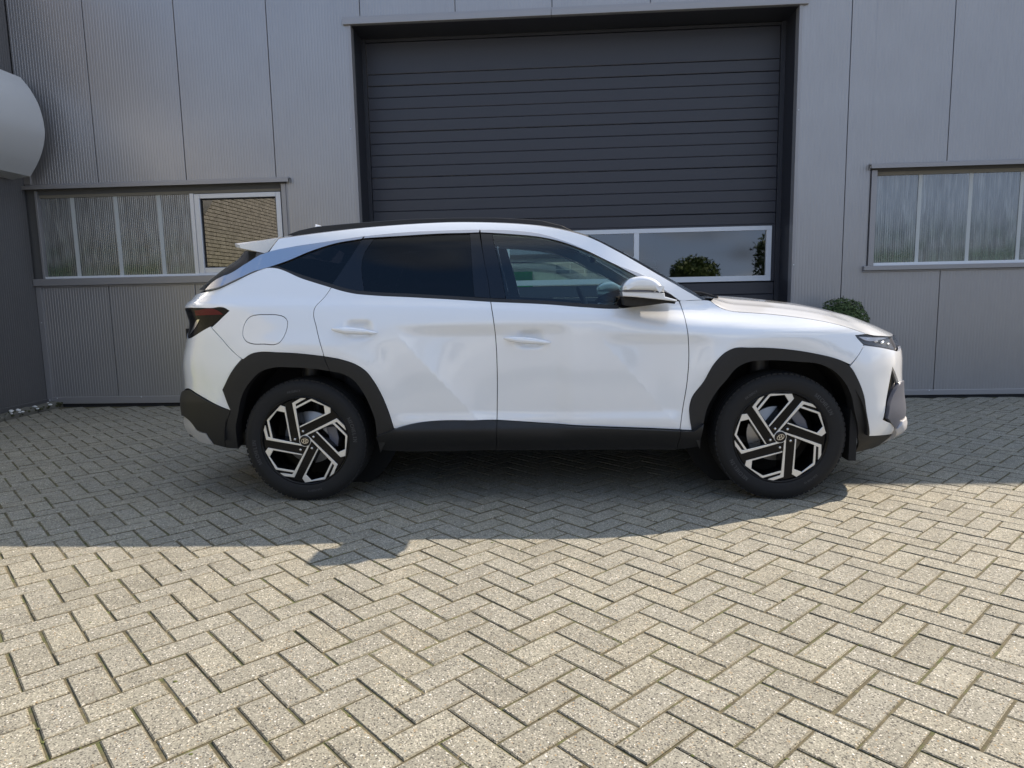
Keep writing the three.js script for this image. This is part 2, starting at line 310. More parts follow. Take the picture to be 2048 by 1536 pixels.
  for (const [x, y] of [[-5.60, 0.10], [-4.62, 0.105], [-3.9, 0.10], [3.88, 0.078], [4.86, 0.078], [-5.69, 0.08], [-5.69, 0.95], [-2.1, 2.9], [2.46, 2.93], [2.46, 1.4]]) part('screw', T(new THREE.SphereGeometry(0.007, 10, 6).scale(1, 1, 0.6), x, y, 0.016), M.alu, hall);
  // door opening: lintel profile, corner profiles, reveals
  parts('lintel_trim', ([rb(-2.13, 0.0, 3.925, 3.985, -0.03, 0.03), rb(0.003, 2.525, 3.925, 3.985, -0.03, 0.03), bx(-2.13, 2.525, 3.985, 4.006, -0.03, 0.012)]), M.trim, hall);
  parts('corner_trim', ([rb(-2.085, -2.052, 0.03, 3.925, -0.1, 0.006), rb(2.443, 2.475, 0.03, 3.925, -0.1, 0.006)]), M.trim, hall);
  parts('door_reveal', ([bx(-2.086, -2.053, -0.05, 3.96, -0.46, -0.101), bx(2.444, 2.478, -0.05, 3.96, -0.46, -0.101), bx(-2.08, 2.47, 3.926, 3.96, -0.46, -0.031)]), M.doorFrame, hall);
}
// sectional door: slats between grooves, a glazed section with pale frame
const gdoor = group('garage_door', hall);
gdoor.userData.label = 'dark anthracite sectional door with one glazed section';
{
  const z0 = -0.42, xa = -2.01, xb = 2.395;
  parts('door_rail', ([bx(-2.052, xa, 0, 3.92, z0 - 0.05, z0 + 0.03), bx(xb, 2.443, 0, 3.92, z0 - 0.05, z0 + 0.03), bx(xa, xb, 3.89, 3.92, z0 - 0.05, z0 + 0.012)]), M.doorFrame, gdoor);
  const slat = (y0, y1, deepTop, x0 = xa + 0.003, x1 = xb - 0.003) => {
    const e = 0.006, d = deepTop ? 0.009 : 0.006, pts = [[y0, -0.03], [y0, -d * 0.4], [y0 + e, 0], [y1 - e, 0], [y1 - 0.001, -d], [y1 - 0.001, -0.03]];
    const s = new THREE.Shape(pts.map((p) => new THREE.Vector2(-p[1], p[0])));
    const g = new THREE.ExtrudeGeometry(s, { depth: x1 - x0, bevelEnabled: false });
    g.rotateY(Math.PI / 2).translate(x0, 0, z0);
    return metreUV(g);
  };
  const rib = 0.1215;
  for (let i = 0; i < 14; i++) {                       // from the top section down to the glazed one
    const top = 3.558 - i * rib, thick = i % 4 === 1;
    part('door_slat', slat(top - rib + (i % 4 === 0 ? 0.004 : 0.001), top, thick), M.door, gdoor);
  }
  part('door_slat', slat(3.562, 3.888, false), M.door, gdoor);
  const gTop = 3.558 - 14 * rib, gBot = 1.245;
  for (let i = 0; i < 9; i++) part('door_slat', slat(gBot - 0.003 - (i + 1) * 0.135, gBot - 0.006 - i * 0.135, i % 4 === 0), M.door, gdoor);
  const y0 = 1.262, y1 = 1.838;
  const frame = [bx(-1.97, 2.357, y1 - 0.045, y1, z0 - 0.03, z0 + 0.014), bx(-1.97, 2.357, y0 - 0.012, y0 + 0.045, z0 - 0.03, z0 + 0.014)];
  for (const x of [-1.95, -0.52, 0.905, 2.33]) frame.push(bx(x - 0.027, x + 0.027, y0 + 0.0455, y1 - 0.0455, z0 - 0.03, z0 + 0.012));
  parts('window_frame', frame, M.white, gdoor);
  part('door_slat', bx(xa, xb, y1 + 0.002, gTop - 0.001, z0 - 0.03, z0 - 0.002), M.door, gdoor);
  parts('frame_backing', ([bx(xa, -1.972, y0 - 0.014, y1, z0 - 0.03, z0 - 0.001), bx(2.359, xb, y0 - 0.014, y1, z0 - 0.03, z0 - 0.001)]), M.door, gdoor);
  for (const [a, b] of [[-1.923, -0.547], [-0.493, 0.878], [0.932, 2.303]]) part('window_pane', bx(a, b, y0 + 0.045, y1 - 0.045, z0 - 0.012, z0 - 0.0119), M.glassDark, gdoor).geometry = metreUV(T(new THREE.PlaneGeometry(b - a, y1 - y0 - 0.09), (a + b) / 2, (y0 + y1) / 2, z0 - 0.012));
}
// strip windows of ribbed, weathered polycarbonate
function polyPane(x0, x1, y0, y1, z) {
  const P = [], N = [], Uv = [], st = 0.022, n = Math.round((x1 - x0) / st), sub = 4;
  for (let i = 0; i < n * sub; i++) {
    const f = (k) => { const x = x0 + ((x1 - x0) * k) / (n * sub), a = (2 * Math.PI * k) / sub; return [x, z + 0.0011 * Math.cos(a), 0.0011 * Math.sin(a) * 2 * Math.PI * n / (x1 - x0)]; };
    const [xa, za, sa] = f(i), [xb, zb, sb] = f(i + 1);
    for (const [x, y, zz, s] of [[xa, y0, za, sa], [xb, y0, zb, sb], [xb, y1, zb, sb], [xa, y0, za, sa], [xb, y1, zb, sb], [xa, y1, za, sa]]) { const l = Math.hypot(1, s); P.push(x, y, zz); N.push(s / l, 0, 1 / l); Uv.push(x, (y - y0) / (y1 - y0)); }
  }
  const g = new THREE.BufferGeometry();
  g.setAttribute('position', new THREE.Float32BufferAttribute(P, 3)); g.setAttribute('normal', new THREE.Float32BufferAttribute(N, 3)); g.setAttribute('uv', new THREE.Float32BufferAttribute(Uv, 2));
  return g;
}
{
  const w = group('window', hall); w.userData.label = 'left strip window with ribbed sheets and one framed casement';
  parts('head_flashing', ([extr([[0, 0], [0.065, -0.012], [0.065, -0.05], [0.058, -0.05], [0.058, -0.018], [0, -0.005]], 2.935, 0).rotateY(-Math.PI / 2).translate(-2.78, 2.432, 0), bx(-5.716, -2.79, 2.425, 2.44, -0.02, 0.008)]), M.trim, w);
  part('head_board', bx(-5.60, -2.905, 2.30, 2.372, -0.10, -0.035), M.tan, w);
  parts('sill', ([rb(-5.716, -2.775, 1.352, 1.428, -0.03, 0.045), rb(-5.716, -2.775, 1.335, 1.349, -0.03, 0.02, 0.003)]), M.trim, w);
  part('sill_strip', rb(-5.61, -2.9, 1.4285, 1.452, -0.09, -0.004, 0.003), M.white, w);
  parts('side_trim', ([rb(-2.885, -2.835, 1.43, 2.372, -0.06, 0.008), rb(-2.832, -2.822, 1.43, 2.372, -0.03, 0.002, 0.002), rb(-5.63, -5.603, 1.43, 2.372, -0.06, 0.0, 0.003)]), M.trim, w);
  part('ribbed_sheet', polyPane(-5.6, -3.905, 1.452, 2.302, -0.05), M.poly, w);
  for (const x of [-5.24, -4.75, -4.265]) part('joint_profile', bx(x - 0.022, x + 0.022, 1.453, 2.30, -0.07, -0.0465), M.joint2, w);
  part('inner_post', bx(-5.47, -5.445, 1.40, 2.05, -0.12, -0.06), M.postWhite, w);
  const fr = [];
  fr.push(bx(-3.903, -3.862, 1.452, 2.30, -0.08, -0.02));
  const f0 = [-3.86, -2.905, 1.453, 2.295];
  for (const [a, b, c, d] of [[f0[0], f0[0] + 0.062, f0[2], f0[3]], [f0[1] - 0.056, f0[1], f0[2], f0[3]], [f0[0] + 0.0625, f0[1] - 0.0565, f0[3] - 0.05, f0[3]], [f0[0] + 0.0625, f0[1] - 0.0565, f0[2], f0[2] + 0.058]]) fr.push(rb(a, b, c, d, -0.09, -0.022, 0.005));
  parts('casement_frame', fr, M.alu, w);
  parts('gasket', ([bx(-3.797, -3.785, 1.512, 2.244, -0.07, -0.045), bx(-2.973, -2.962, 1.512, 2.244, -0.07, -0.045), bx(-3.785, -2.973, 2.232, 2.244, -0.07, -0.045), bx(-3.785, -2.973, 1.512, 1.522, -0.07, -0.045)]), M.core, w);
  part('window_pane', metreUV(T(new THREE.PlaneGeometry(0.82, 0.72), -3.379, 1.878, -0.055)), M.glassMirror = phy(0.22, 0.23, 0.22, 0.01, 0, { transmission: 1, thickness: 0, ior: 2.33 }), w);

  const v = group('window', hall); v.userData.label = 'right strip window with ribbed sheets and pale posts behind';
  parts('head_flashing', ([extr([[0, 0], [0.065, -0.012], [0.065, -0.05], [0.058, -0.05], [0.058, -0.018], [0, -0.005]], 5.8, 0).rotateY(-Math.PI / 2).translate(8.975, 2.384, 0), bx(3.18, 8.97, 2.376, 2.392, -0.02, 0.008)]), M.trim, v);
  part('head_board', bx(3.27, 8.9, 2.275, 2.325, -0.10, -0.035), M.tan, v);
  parts('sill', ([rb(3.155, 9, 1.326, 1.372, -0.03, 0.045), rb(3.155, 9, 1.31, 1.322, -0.03, 0.02, 0.003)]), M.trim, v);
  part('sill_strip', rb(3.262, 9, 1.3725, 1.402, -0.09, -0.004, 0.003), M.white, v);
  parts('side_trim', ([rb(3.205, 3.26, 1.373, 2.325, -0.06, 0.012), rb(3.184, 3.192, 1.373, 2.325, -0.03, 0.002, 0.002)]), M.trim, v);
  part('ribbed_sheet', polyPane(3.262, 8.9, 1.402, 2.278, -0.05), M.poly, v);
  for (const x of [3.71, 4.205, 4.70, 5.2, 5.7]) part('joint_profile', bx(x - 0.018, x + 0.018, 1.403, 2.276, -0.07, -0.0465), M.joint2, v);
  part('inner_post', bx(3.535, 3.555, 1.55, 2.30, -0.12, -0.06), M.postWhite, v);
  part('inner_post', bx(3.31, 3.36, 1.37, 2.20, -0.12, -0.06), M.postWhite, v);
}
// the wing that comes forward at the left edge of the picture, with its bulging fascia
const wing = thing('side_wing', 'dark grey ribbed wall coming forward at the left edge', 'wall');
{
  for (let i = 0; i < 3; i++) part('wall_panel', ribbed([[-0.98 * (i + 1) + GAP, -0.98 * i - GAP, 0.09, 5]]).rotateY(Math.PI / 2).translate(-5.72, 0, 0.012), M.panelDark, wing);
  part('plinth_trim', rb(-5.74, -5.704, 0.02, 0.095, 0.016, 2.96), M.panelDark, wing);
  parts('corner_trim', ([rb(-5.718, -5.655, 0.03, 1.335, -0.01, 0.016, 0.003), rb(-5.718, -5.64, 2.44, 2.56, -0.01, 0.02, 0.003)]), M.trim, wing);
  part('inner_wall', bx(-6.0, -5.752, -0.1, 5.0, 0, 2.96), M.inside, wing);
  const bricks = [];
  for (let r = 0; r < 60; r++) for (let k = 0; k < 43; k++) { const z = 2.98 + k * 0.22 + (r % 2) * 0.11; bricks.push(T(new THREE.BoxGeometry(0.12, 0.052, 0.208), -5.78 + rr(-0.004, 0.004), 0.03 + r * 0.0635, z + 0.11)); }
  const blockMat = std(1, 1, 1, 0.9, 0, { map: tex(256, 256, (u, v) => { const m = Math.max(0, 0.8 - v * 1.3) * (0.5 + n8(u, v)), k = 0.40 * (0.8 + 0.4 * n64(u, v)); return [lin(k * (1 - 0.45 * m)), lin(k * (0.97 - 0.35 * m)), lin(k * (0.88 - 0.8 * m))]; }, true, 4) });
  part('bricks', merge(bricks.map((g) => metreUV(g.index ? g.toNonIndexed() : g))), blockMat, wing).userData.kind = 'stuff';
  part('mortar', bx(-5.9, -5.75, -0.1, 3.9, 2.97, 12.4), M.stone, wing);
}
{
  // profile in x-y, bulging to the right, swept along the wing
  const s = thing('fascia_sign', 'pale grey bulging metal sign at the upper left edge', 'sign', -5.72, 0, 0);
  const prof = [[0.226, 3.486], [0.32, 3.359], [0.398, 3.182], [0.428, 2.966], [0.399, 2.806], [0.326, 2.646], [0.22, 2.497]];
  const cv = new THREE.SplineCurve(prof.map((p) => new THREE.Vector2(...p))).getPoints(48);
  const sh = new THREE.Shape([new THREE.Vector2(0.02, 3.56), ...cv, new THREE.Vector2(0.02, 2.47)]);
  const g = new THREE.ExtrudeGeometry(sh, { depth: 3.2, bevelEnabled: true, bevelThickness: 0.004, bevelSize: 0.004, bevelSegments: 2, steps: 1 });
  part('shell', g.translate(0, 0, 0.20), M.sign, s);
}
// mossy kerb along the wing
{
  const k = thing('kerb', 'low mossy kerb stones along the foot of the left wall', 'kerb');
  for (let i = 0; i < 3; i++) {
    const g = new RoundedBoxGeometry(0.13, 0.12, 0.46, 4, 0.03), p = g.attributes.position;
    for (let j = 0; j < p.count; j++) p.setXYZ(j, p.getX(j) + 0.012 * (n32(p.getZ(j) * 0.9 + i, p.getY(j)) - 0.5), p.getY(j) + 0.03 * (n32(p.getZ(j) * 0.7 + 0.3 * i, p.getX(j)) - 0.5), p.getZ(j));
    g.computeVertexNormals();
    part('kerb_stone', T(g, -5.62 + 0.012 * i, 0.0, 0.14 + i * 0.475), M.stone, k);
  }
  const tufts = [];
  for (let i = 0; i < 260; i++) { const g = new THREE.IcosahedronGeometry(rr(0.008, 0.024), 0); g.scale(1, 0.6, 1); tufts.push(T(g, rr(-5.70, -5.53), rr(0.0, 0.06), rr(-0.05, 1.4))); }
  part('moss', merge(tufts), M.moss, k).userData.kind = 'stuff';
  const peb = [];
  for (let i = 0; i < 14; i++) peb.push(T(new THREE.IcosahedronGeometry(rr(0.008, 0.02), 1).scale(1.4, 0.7, 1), rr(-5.66, -5.5), rr(0.05, 0.075), rr(0, 0.9)));
  part('pebbles', merge(peb), M.postWhite, k).userData.kind = 'stuff';
}
// clipped bush in a pot behind the bonnet
{
  const b = thing('topiary_bush', 'clipped round green bush standing behind the car bonnet against the wall', 'bush', 2.815, -0.12, 0.42);
  part('pot', new THREE.LatheGeometry([[0.001, 0.0], [0.15, 0.0], [0.19, 0.36], [0.205, 0.36], [0.205, 0.4], [0.185, 0.4], [0.18, 0.36], [0.001, 0.35]].map((p) => new THREE.Vector2(...p)), 32), M.pot, b);
  part('trunk', T(new THREE.CylinderGeometry(0.014, 0.02, 0.5, 8), 0, 0.58, 0), M.wood, b);
  const cr = group('crown', b), P = [[], [], []];
  for (let i = 0; i < 5200; i++) {
    const th = rnd() * 2 * Math.PI, cz = rr(-1, 1), sr = Math.sqrt(1 - cz * cz), d = new THREE.Vector3(sr * Math.cos(th), cz, sr * Math.sin(th));
    const lump = 1 + 0.2 * (n8(th / 6.3, cz * 0.5) - 0.5) + 0.16 * (n32(th / 6.3, cz * 0.5) - 0.5), r = 0.222 * lump * (1 - 0.3 * Math.pow(rnd(), 2.2)) * (rnd() < 0.05 ? rr(1.02, 1.12) : 1);
    const c = d.clone().multiplyScalar(r), n = d.clone().add(new THREE.Vector3(rr(-1, 1), rr(-0.4, 1.2), rr(-1, 1)).multiplyScalar(0.7)).normalize();
    const t = new THREE.Vector3(rr(-1, 1), rr(-1, 1), rr(-1, 1)).cross(n).normalize(), q = n.clone().cross(t), l = rr(0.009, 0.016), w = l * 0.55;
    const tip = c.clone().addScaledVector(t, l), tail = c.clone().addScaledVector(t, -l), sl = c.clone().addScaledVector(q, w).addScaledVector(n, 0.002), s2 = c.clone().addScaledVector(q, -w).addScaledVector(n, 0.002);
    const li = rnd() < 0.5 ? 0 : rnd() < 0.6 ? 1 : 2;
    for (const v of [tail, s2, tip, tail, tip, sl]) P[li].push(v.x, v.y + 0.955, v.z);
  }
  P.forEach((p, i) => { const g = new THREE.BufferGeometry(); g.setAttribute('position', new THREE.Float32BufferAttribute(p, 3)); g.computeVertexNormals(); part('leaf_mass', metreUV(g), M.leaf[i], cr).userData.kind = 'stuff'; });
  part('inner_twigs', T(new THREE.IcosahedronGeometry(0.165, 3), 0, 0.955, 0), M.leaf[2], cr);
}
// outlines of the car's panels in (u, y): metres along the flank and above the ground; curves in metres
const PANEL = {
  quarter: [[-2.062,1.222],[-1.96,1.235],[-1.836,1.281],[-1.722,1.328],[-1.626,1.352],[-1.602,1.351],[-1.368,1.282],[-1.172,1.229],[-1.21,1.164],[-1.252,1.104],[-1.256,1.085],[-1.24,1.005],[-1.2,0.884],[-1.189,0.846],[-1.342,0.864],[-1.472,0.872],[-1.584,0.874],[-1.63,0.864],[-1.676,0.834],[-1.684,0.838],[-1.767,0.891],[-1.845,0.952],[-1.937,1.015],[-1.784,1.109],[-1.805,1.121],[-1.923,1.124],[-2.086,1.127],[-2.5,1.115],[-2.926,1.115],[-2.926,1.2],[-2.5,1.2]],
  fuel: [[-1.703,0.988],[-1.701,1.014],[-1.677,1.055],[-1.648,1.074],[-1.607,1.083],[-1.542,1.084],[-1.472,1.08],[-1.437,1.069],[-1.418,1.042],[-1.42,1.016],[-1.444,0.945],[-1.457,0.928],[-1.474,0.92],[-1.552,0.92],[-1.635,0.924],[-1.668,0.935],[-1.692,0.957]],
  rearDoor: [[-1.172,1.229],[-1.115,1.213],[-1.015,1.192],[-0.925,1.182],[-0.691,1.166],[-0.459,1.149],[-0.246,1.132],[-0.229,1.027],[-0.219,0.903],[-0.216,0.769],[-0.223,0.471],[-0.265,0.472],[-0.808,0.43],[-0.83,0.515],[-0.867,0.622],[-0.909,0.704],[-0.949,0.759],[-0.996,0.793],[-1.089,0.827],[-1.189,0.846],[-1.2,0.884],[-1.24,1.005],[-1.256,1.085],[-1.252,1.104],[-1.21,1.164]],
  frontDoor: [[-0.246,1.132],[0.082,1.111],[0.269,1.093],[0.46,1.082],[0.534,1.088],[0.658,1.099],[0.797,1.115],[0.813,1.065],[0.824,0.971],[0.834,0.867],[0.835,0.831],[0.826,0.671],[0.805,0.527],[0.79,0.41],[0.093,0.446],[-0.223,0.471],[-0.216,0.769],[-0.219,0.903],[-0.229,1.027]],
  fender: [[0.801,1.116],[0.86,1.116],[0.924,1.117],[0.977,1.11],[1.003,1.088],[1.042,1.068],[1.096,1.054],[1.211,1.044],[1.364,1.031],[1.495,1.015],[1.628,0.994],[1.741,0.968],[1.83,0.939],[1.9,0.915],[1.853,0.912],[1.81,0.91],[1.815,0.897],[1.83,0.875],[1.844,0.857],[1.794,0.809],[1.731,0.754],[1.666,0.782],[1.533,0.818],[1.37,0.845],[1.172,0.857],[1.072,0.854],[1.026,0.832],[0.975,0.782],[0.914,0.673],[0.85,0.576],[0.844,0.55],[0.858,0.403],[0.79,0.409],[0.805,0.527],[0.826,0.671],[0.835,0.831],[0.834,0.867],[0.824,0.971],[0.813,1.065]],
  bumperF: [[1.844,0.857],[1.966,0.838],[2.065,0.819],[2.147,0.807],[2.28,0.83],[2.3,0.6],[2.14,0.619],[2.103,0.668],[2.053,0.722],[2.003,0.577],[1.954,0.433],[2.105,0.364],[2.139,0.323],[1.881,0.343],[1.836,0.449],[1.819,0.576],[1.773,0.682],[1.728,0.745],[1.794,0.809]],
  ventF: [[2.053,0.722],[2.103,0.668],[2.14,0.619],[2.3,0.6],[2.3,0.52],[2.115,0.529],[2.105,0.364],[1.954,0.433],[2.003,0.577]],
  insertF: [[2.131,0.618],[2.063,0.58],[2.018,0.527],[1.98,0.439],[2.104,0.368],[2.3,0.4],[2.32,0.62]],
  headlight: [[1.81,0.91],[1.853,0.912],[1.942,0.903],[2.103,0.892],[2.45,0.885],[2.881,0.885],[2.881,0.825],[2.45,0.83],[2.086,0.819],[1.967,0.841],[1.864,0.86],[1.83,0.875],[1.815,0.897]],
  lowerF: [[1.806,0.342],[1.881,0.343],[2.139,0.323],[2.17,0.254],[1.908,0.239]],
  skidF: [[2.139,0.323],[2.112,0.358],[2.15,0.405],[2.881,0.4],[2.881,0.25],[2.2,0.25],[2.17,0.254]],
  grille: [[2.3,0.825],[2.881,0.825],[2.881,0.4],[2.3,0.4]],
  taillight: [[-2.086,1.127],[-1.923,1.124],[-1.805,1.121],[-1.784,1.109],[-1.938,1.023],[-2.209,0.95],[-2.32,0.985],[-2.3,1.06],[-2.5,1.06],[-2.5,1.115]],
  lightbar: [[-2.5,1.06],[-2.926,1.06],[-2.926,1.115],[-2.5,1.115]],
  tailgate: [[-2.3,1.06],[-2.32,0.985],[-2.36,0.93],[-2.36,0.84],[-2.926,0.84],[-2.926,1.06]],
  bumperR: [[-2.209,0.95],[-1.938,1.023],[-1.937,1.015],[-1.845,0.952],[-1.767,0.891],[-1.684,0.838],[-1.736,0.779],[-1.801,0.686],[-1.818,0.66],[-1.765,0.538],[-1.893,0.582],[-2.032,0.627],[-2.112,0.648],[-2.3,0.615],[-2.926,0.615],[-2.926,0.84],[-2.36,0.84],[-2.36,0.93],[-2.32,0.985]],
  lowerR: [[-1.765,0.538],[-1.893,0.582],[-2.032,0.627],[-2.112,0.648],[-2.3,0.615],[-2.926,0.615],[-2.926,0.46],[-2.33,0.46],[-2.138,0.473],[-2.095,0.459],[-2.038,0.408],[-1.966,0.397],[-1.944,0.331],[-1.87,0.312]],
  skidR: [[-2.33,0.455],[-2.138,0.473],[-2.095,0.459],[-2.038,0.408],[-1.966,0.397],[-1.944,0.331],[-2.073,0.336],[-2.146,0.368],[-2.3,0.33],[-2.926,0.3],[-2.926,0.455]],
  archR: [[-1.87,0.312],[-1.765,0.538],[-1.818,0.66],[-1.801,0.686],[-1.736,0.779],[-1.676,0.834],[-1.63,0.864],[-1.584,0.874],[-1.472,0.872],[-1.342,0.864],[-1.189,0.846],[-1.157,0.762],[-1.216,0.772],[-1.374,0.786],[-1.496,0.785],[-1.562,0.766],[-1.625,0.717],[-1.677,0.655],[-1.722,0.51],[-1.745,0.446],[-1.756,0.397],[-1.785,0.306]],
  archRd: [[-1.189,0.846],[-1.089,0.827],[-0.996,0.793],[-0.949,0.759],[-0.909,0.704],[-0.867,0.622],[-0.83,0.515],[-0.808,0.43],[-0.901,0.283],[-0.91,0.386],[-0.916,0.488],[-0.936,0.556],[-0.973,0.643],[-1.031,0.718],[-1.092,0.749],[-1.157,0.762]],
  archF: [[0.858,0.403],[0.844,0.55],[0.85,0.576],[0.914,0.673],[0.975,0.782],[1.026,0.832],[1.072,0.854],[1.172,0.857],[1.37,0.845],[1.533,0.818],[1.666,0.782],[1.728,0.745],[1.773,0.682],[1.819,0.576],[1.836,0.449],[1.881,0.343],[1.806,0.342],[1.761,0.473],[1.744,0.573],[1.701,0.659],[1.631,0.726],[1.562,0.76],[1.431,0.778],[1.235,0.788],[1.157,0.781],[1.092,0.751],[1.041,0.691],[0.979,0.614],[0.937,0.529],[0.921,0.445],[0.908,0.373],[0.908,0.291]],
  rockerR: [[-0.808,0.43],[-0.265,0.472],[-0.223,0.471],[-0.231,0.278],[-0.792,0.276],[-0.901,0.283],[-0.91,0.386]],
  rockerF: [[-0.223,0.471],[0.093,0.446],[0.79,0.41],[0.784,0.273],[-0.231,0.278]],
  rockerFF: [[0.79,0.409],[0.858,0.403],[0.918,0.445],[0.908,0.373],[0.908,0.291],[0.784,0.276]],
  beltStrip: [[-1.602,1.351],[-1.368,1.282],[-1.172,1.229],[-1.115,1.213],[-1.015,1.192],[-0.925,1.182],[-0.691,1.166],[-0.459,1.149],[-0.246,1.132],[0.082,1.111],[0.269,1.093],[0.46,1.082],[0.461,1.101],[0.269,1.112],[0.083,1.13],[-0.246,1.151],[-0.459,1.168],[-0.692,1.185],[-0.926,1.201],[-1.016,1.211],[-1.118,1.233],[-1.175,1.249],[-1.374,1.302],[-1.611,1.371]],
  quarterGlass: [[-1.622,1.351],[-1.513,1.384],[-1.365,1.438],[-1.209,1.479],[-1.008,1.505],[-1.172,1.247],[-1.374,1.302],[-1.611,1.371]],
  postR: [[-1.172,1.247],[-1.008,1.505],[-0.959,1.508],[-0.936,1.508],[-0.987,1.411],[-0.992,1.375],[-0.965,1.206],[-1.016,1.211],[-1.118,1.233]],
  rearGlass: [[-0.965,1.206],[-0.992,1.375],[-0.987,1.411],[-0.936,1.508],[-0.774,1.515],[-0.535,1.523],[-0.376,1.523],[-0.362,1.39],[-0.345,1.22],[-0.338,1.16],[-0.459,1.168],[-0.692,1.185],[-0.926,1.201]],
  pillarB1: [[-0.376,1.523],[-0.32,1.524],[-0.292,1.383],[-0.256,1.207],[-0.249,1.151],[-0.338,1.16],[-0.345,1.22],[-0.362,1.39]],
  pillarB2: [[-0.314,1.524],[-0.248,1.519],[-0.197,1.321],[-0.161,1.146],[-0.249,1.151],[-0.256,1.207],[-0.292,1.383]],
  frontGlass: [[-0.248,1.519],[-0.118,1.507],[0.03,1.488],[0.143,1.46],[0.229,1.428],[0.374,1.361],[0.519,1.28],[0.613,1.228],[0.695,1.179],[0.513,1.155],[0.436,1.107],[0.269,1.112],[0.083,1.13],[-0.161,1.146],[-0.197,1.321]],
  sail: [[0.436,1.107],[0.513,1.155],[0.695,1.179],[0.768,1.138],[0.797,1.115],[0.658,1.099],[0.534,1.088],[0.494,1.085]],
  stripD: [[-2.062,1.222],[-1.96,1.235],[-1.836,1.281],[-1.722,1.328],[-1.626,1.352],[-1.513,1.384],[-1.365,1.438],[-1.209,1.479],[-1.008,1.505],[-0.995,1.521],[-1.27,1.494],[-1.491,1.471],[-1.67,1.443],[-1.694,1.436],[-1.866,1.335],[-2.057,1.232]],
  stripR: [[-1.0,1.506],[-0.959,1.508],[-0.774,1.515],[-0.535,1.523],[-0.376,1.523],[-0.32,1.524],[-0.32,1.542],[-0.536,1.543],[-0.716,1.54],[-0.989,1.522]],
  stripF: [[-0.314,1.524],[-0.248,1.519],[-0.118,1.507],[0.03,1.488],[0.143,1.46],[0.229,1.428],[0.374,1.361],[0.519,1.28],[0.613,1.228],[0.695,1.179],[0.768,1.138],[0.802,1.114],[0.763,1.145],[0.712,1.182],[0.617,1.251],[0.471,1.314],[0.278,1.413],[0.144,1.472],[0.03,1.509],[-0.118,1.531],[-0.315,1.542]],
  cantRail: [[-1.642,1.523],[-1.411,1.544],[-1.118,1.567],[-0.816,1.586],[-0.644,1.593],[-0.472,1.595],[-0.3,1.589],[-0.179,1.581],[-0.06,1.57],[0.062,1.553],[0.181,1.526],[0.3,1.487],[0.475,1.394],[0.668,1.277],[0.86,1.16],[0.93,1.117],[0.924,1.117],[0.86,1.116],[0.802,1.116],[0.763,1.145],[0.712,1.182],[0.617,1.251],[0.471,1.314],[0.278,1.413],[0.144,1.472],[0.03,1.509],[-0.118,1.531],[-0.32,1.542],[-0.536,1.543],[-0.716,1.54],[-0.995,1.521],[-1.27,1.494],[-1.491,1.471],[-1.67,1.443]],
};
const CURVE = {
  hoodEdge: [[0.977,1.11],[1.003,1.088],[1.042,1.068],[1.096,1.054],[1.211,1.044],[1.364,1.031],[1.495,1.015],[1.628,0.994],[1.741,0.968],[1.83,0.939],[1.9,0.915],[1.944,0.906],[2.021,0.9],[2.105,0.893],[2.45,0.893],[2.881,0.893]],
  roofEdge: [[-1.642,1.523],[-1.411,1.544],[-1.118,1.567],[-0.816,1.586],[-0.644,1.593],[-0.472,1.595],[-0.3,1.589],[-0.179,1.581],[-0.06,1.57],[0.062,1.553],[0.181,1.526],[0.3,1.487]],
  screenEdge: [[0.3,1.487],[0.475,1.394],[0.668,1.277],[0.86,1.16],[0.93,1.117]],
  dEdge: [[-1.694,1.436],[-1.866,1.335],[-2.057,1.232]],
  hoodSil: [[1.112,1.131],[1.189,1.13],[1.328,1.118],[1.481,1.099],[1.634,1.076],[1.788,1.041],[1.941,0.992],[2.049,0.949],[2.126,0.917],[2.209,0.875]],
  glassSil: [[-1.906,1.49],[-1.951,1.431],[-2.015,1.39],[-2.097,1.33],[-2.16,1.283],[-2.21,1.24]],
  spoiler: [[-1.772,1.497],[-1.648,1.513],[-1.53,1.528],[-1.6,1.45],[-1.622,1.443],[-1.697,1.461],[-1.767,1.476]],
  railTop: [[-1.482,1.549],[-1.409,1.573],[-1.298,1.593],[-1.164,1.602],[-1.024,1.61],[-0.726,1.622],[-0.476,1.622],[-0.23,1.616],[-0.059,1.604],[0.044,1.592],[0.158,1.561],[0.245,1.516]],
  railBot: [[0.245,1.507],[0.181,1.525],[0.061,1.551],[-0.183,1.577],[-0.477,1.591],[-0.826,1.582],[-1.126,1.566],[-1.411,1.538]],
  screenSil: [[0.313,1.526],[0.502,1.429],[0.713,1.305],[0.925,1.178],[1.025,1.119]],
  mirrorCap: [[0.459,1.178],[0.465,1.204],[0.481,1.225],[0.502,1.239],[0.539,1.249],[0.586,1.248],[0.625,1.234],[0.654,1.211],[0.67,1.184],[0.678,1.166],[0.612,1.174]],
  mirrorLow: [[0.459,1.173],[0.612,1.167],[0.678,1.161],[0.681,1.142],[0.744,1.123],[0.741,1.116],[0.613,1.133],[0.521,1.144],[0.463,1.149]],
  mirrorBase: [[0.468,1.145],[0.524,1.141],[0.617,1.13],[0.754,1.111],[0.657,1.103],[0.564,1.094],[0.516,1.093],[0.479,1.101]],
  handleR: [[-1.14,0.997],[-0.875,0.972],[-0.993,1.005]],
  handleF: [[-0.178,0.929],[0.085,0.901],[-0.035,0.941]],
  creaseR: [[-0.792,0.981],[-0.671,0.851],[-0.481,0.669],[-0.235,0.431]],
  creaseF: [[0.393,0.884],[0.557,0.689],[0.721,0.52],[0.823,0.401]],
};
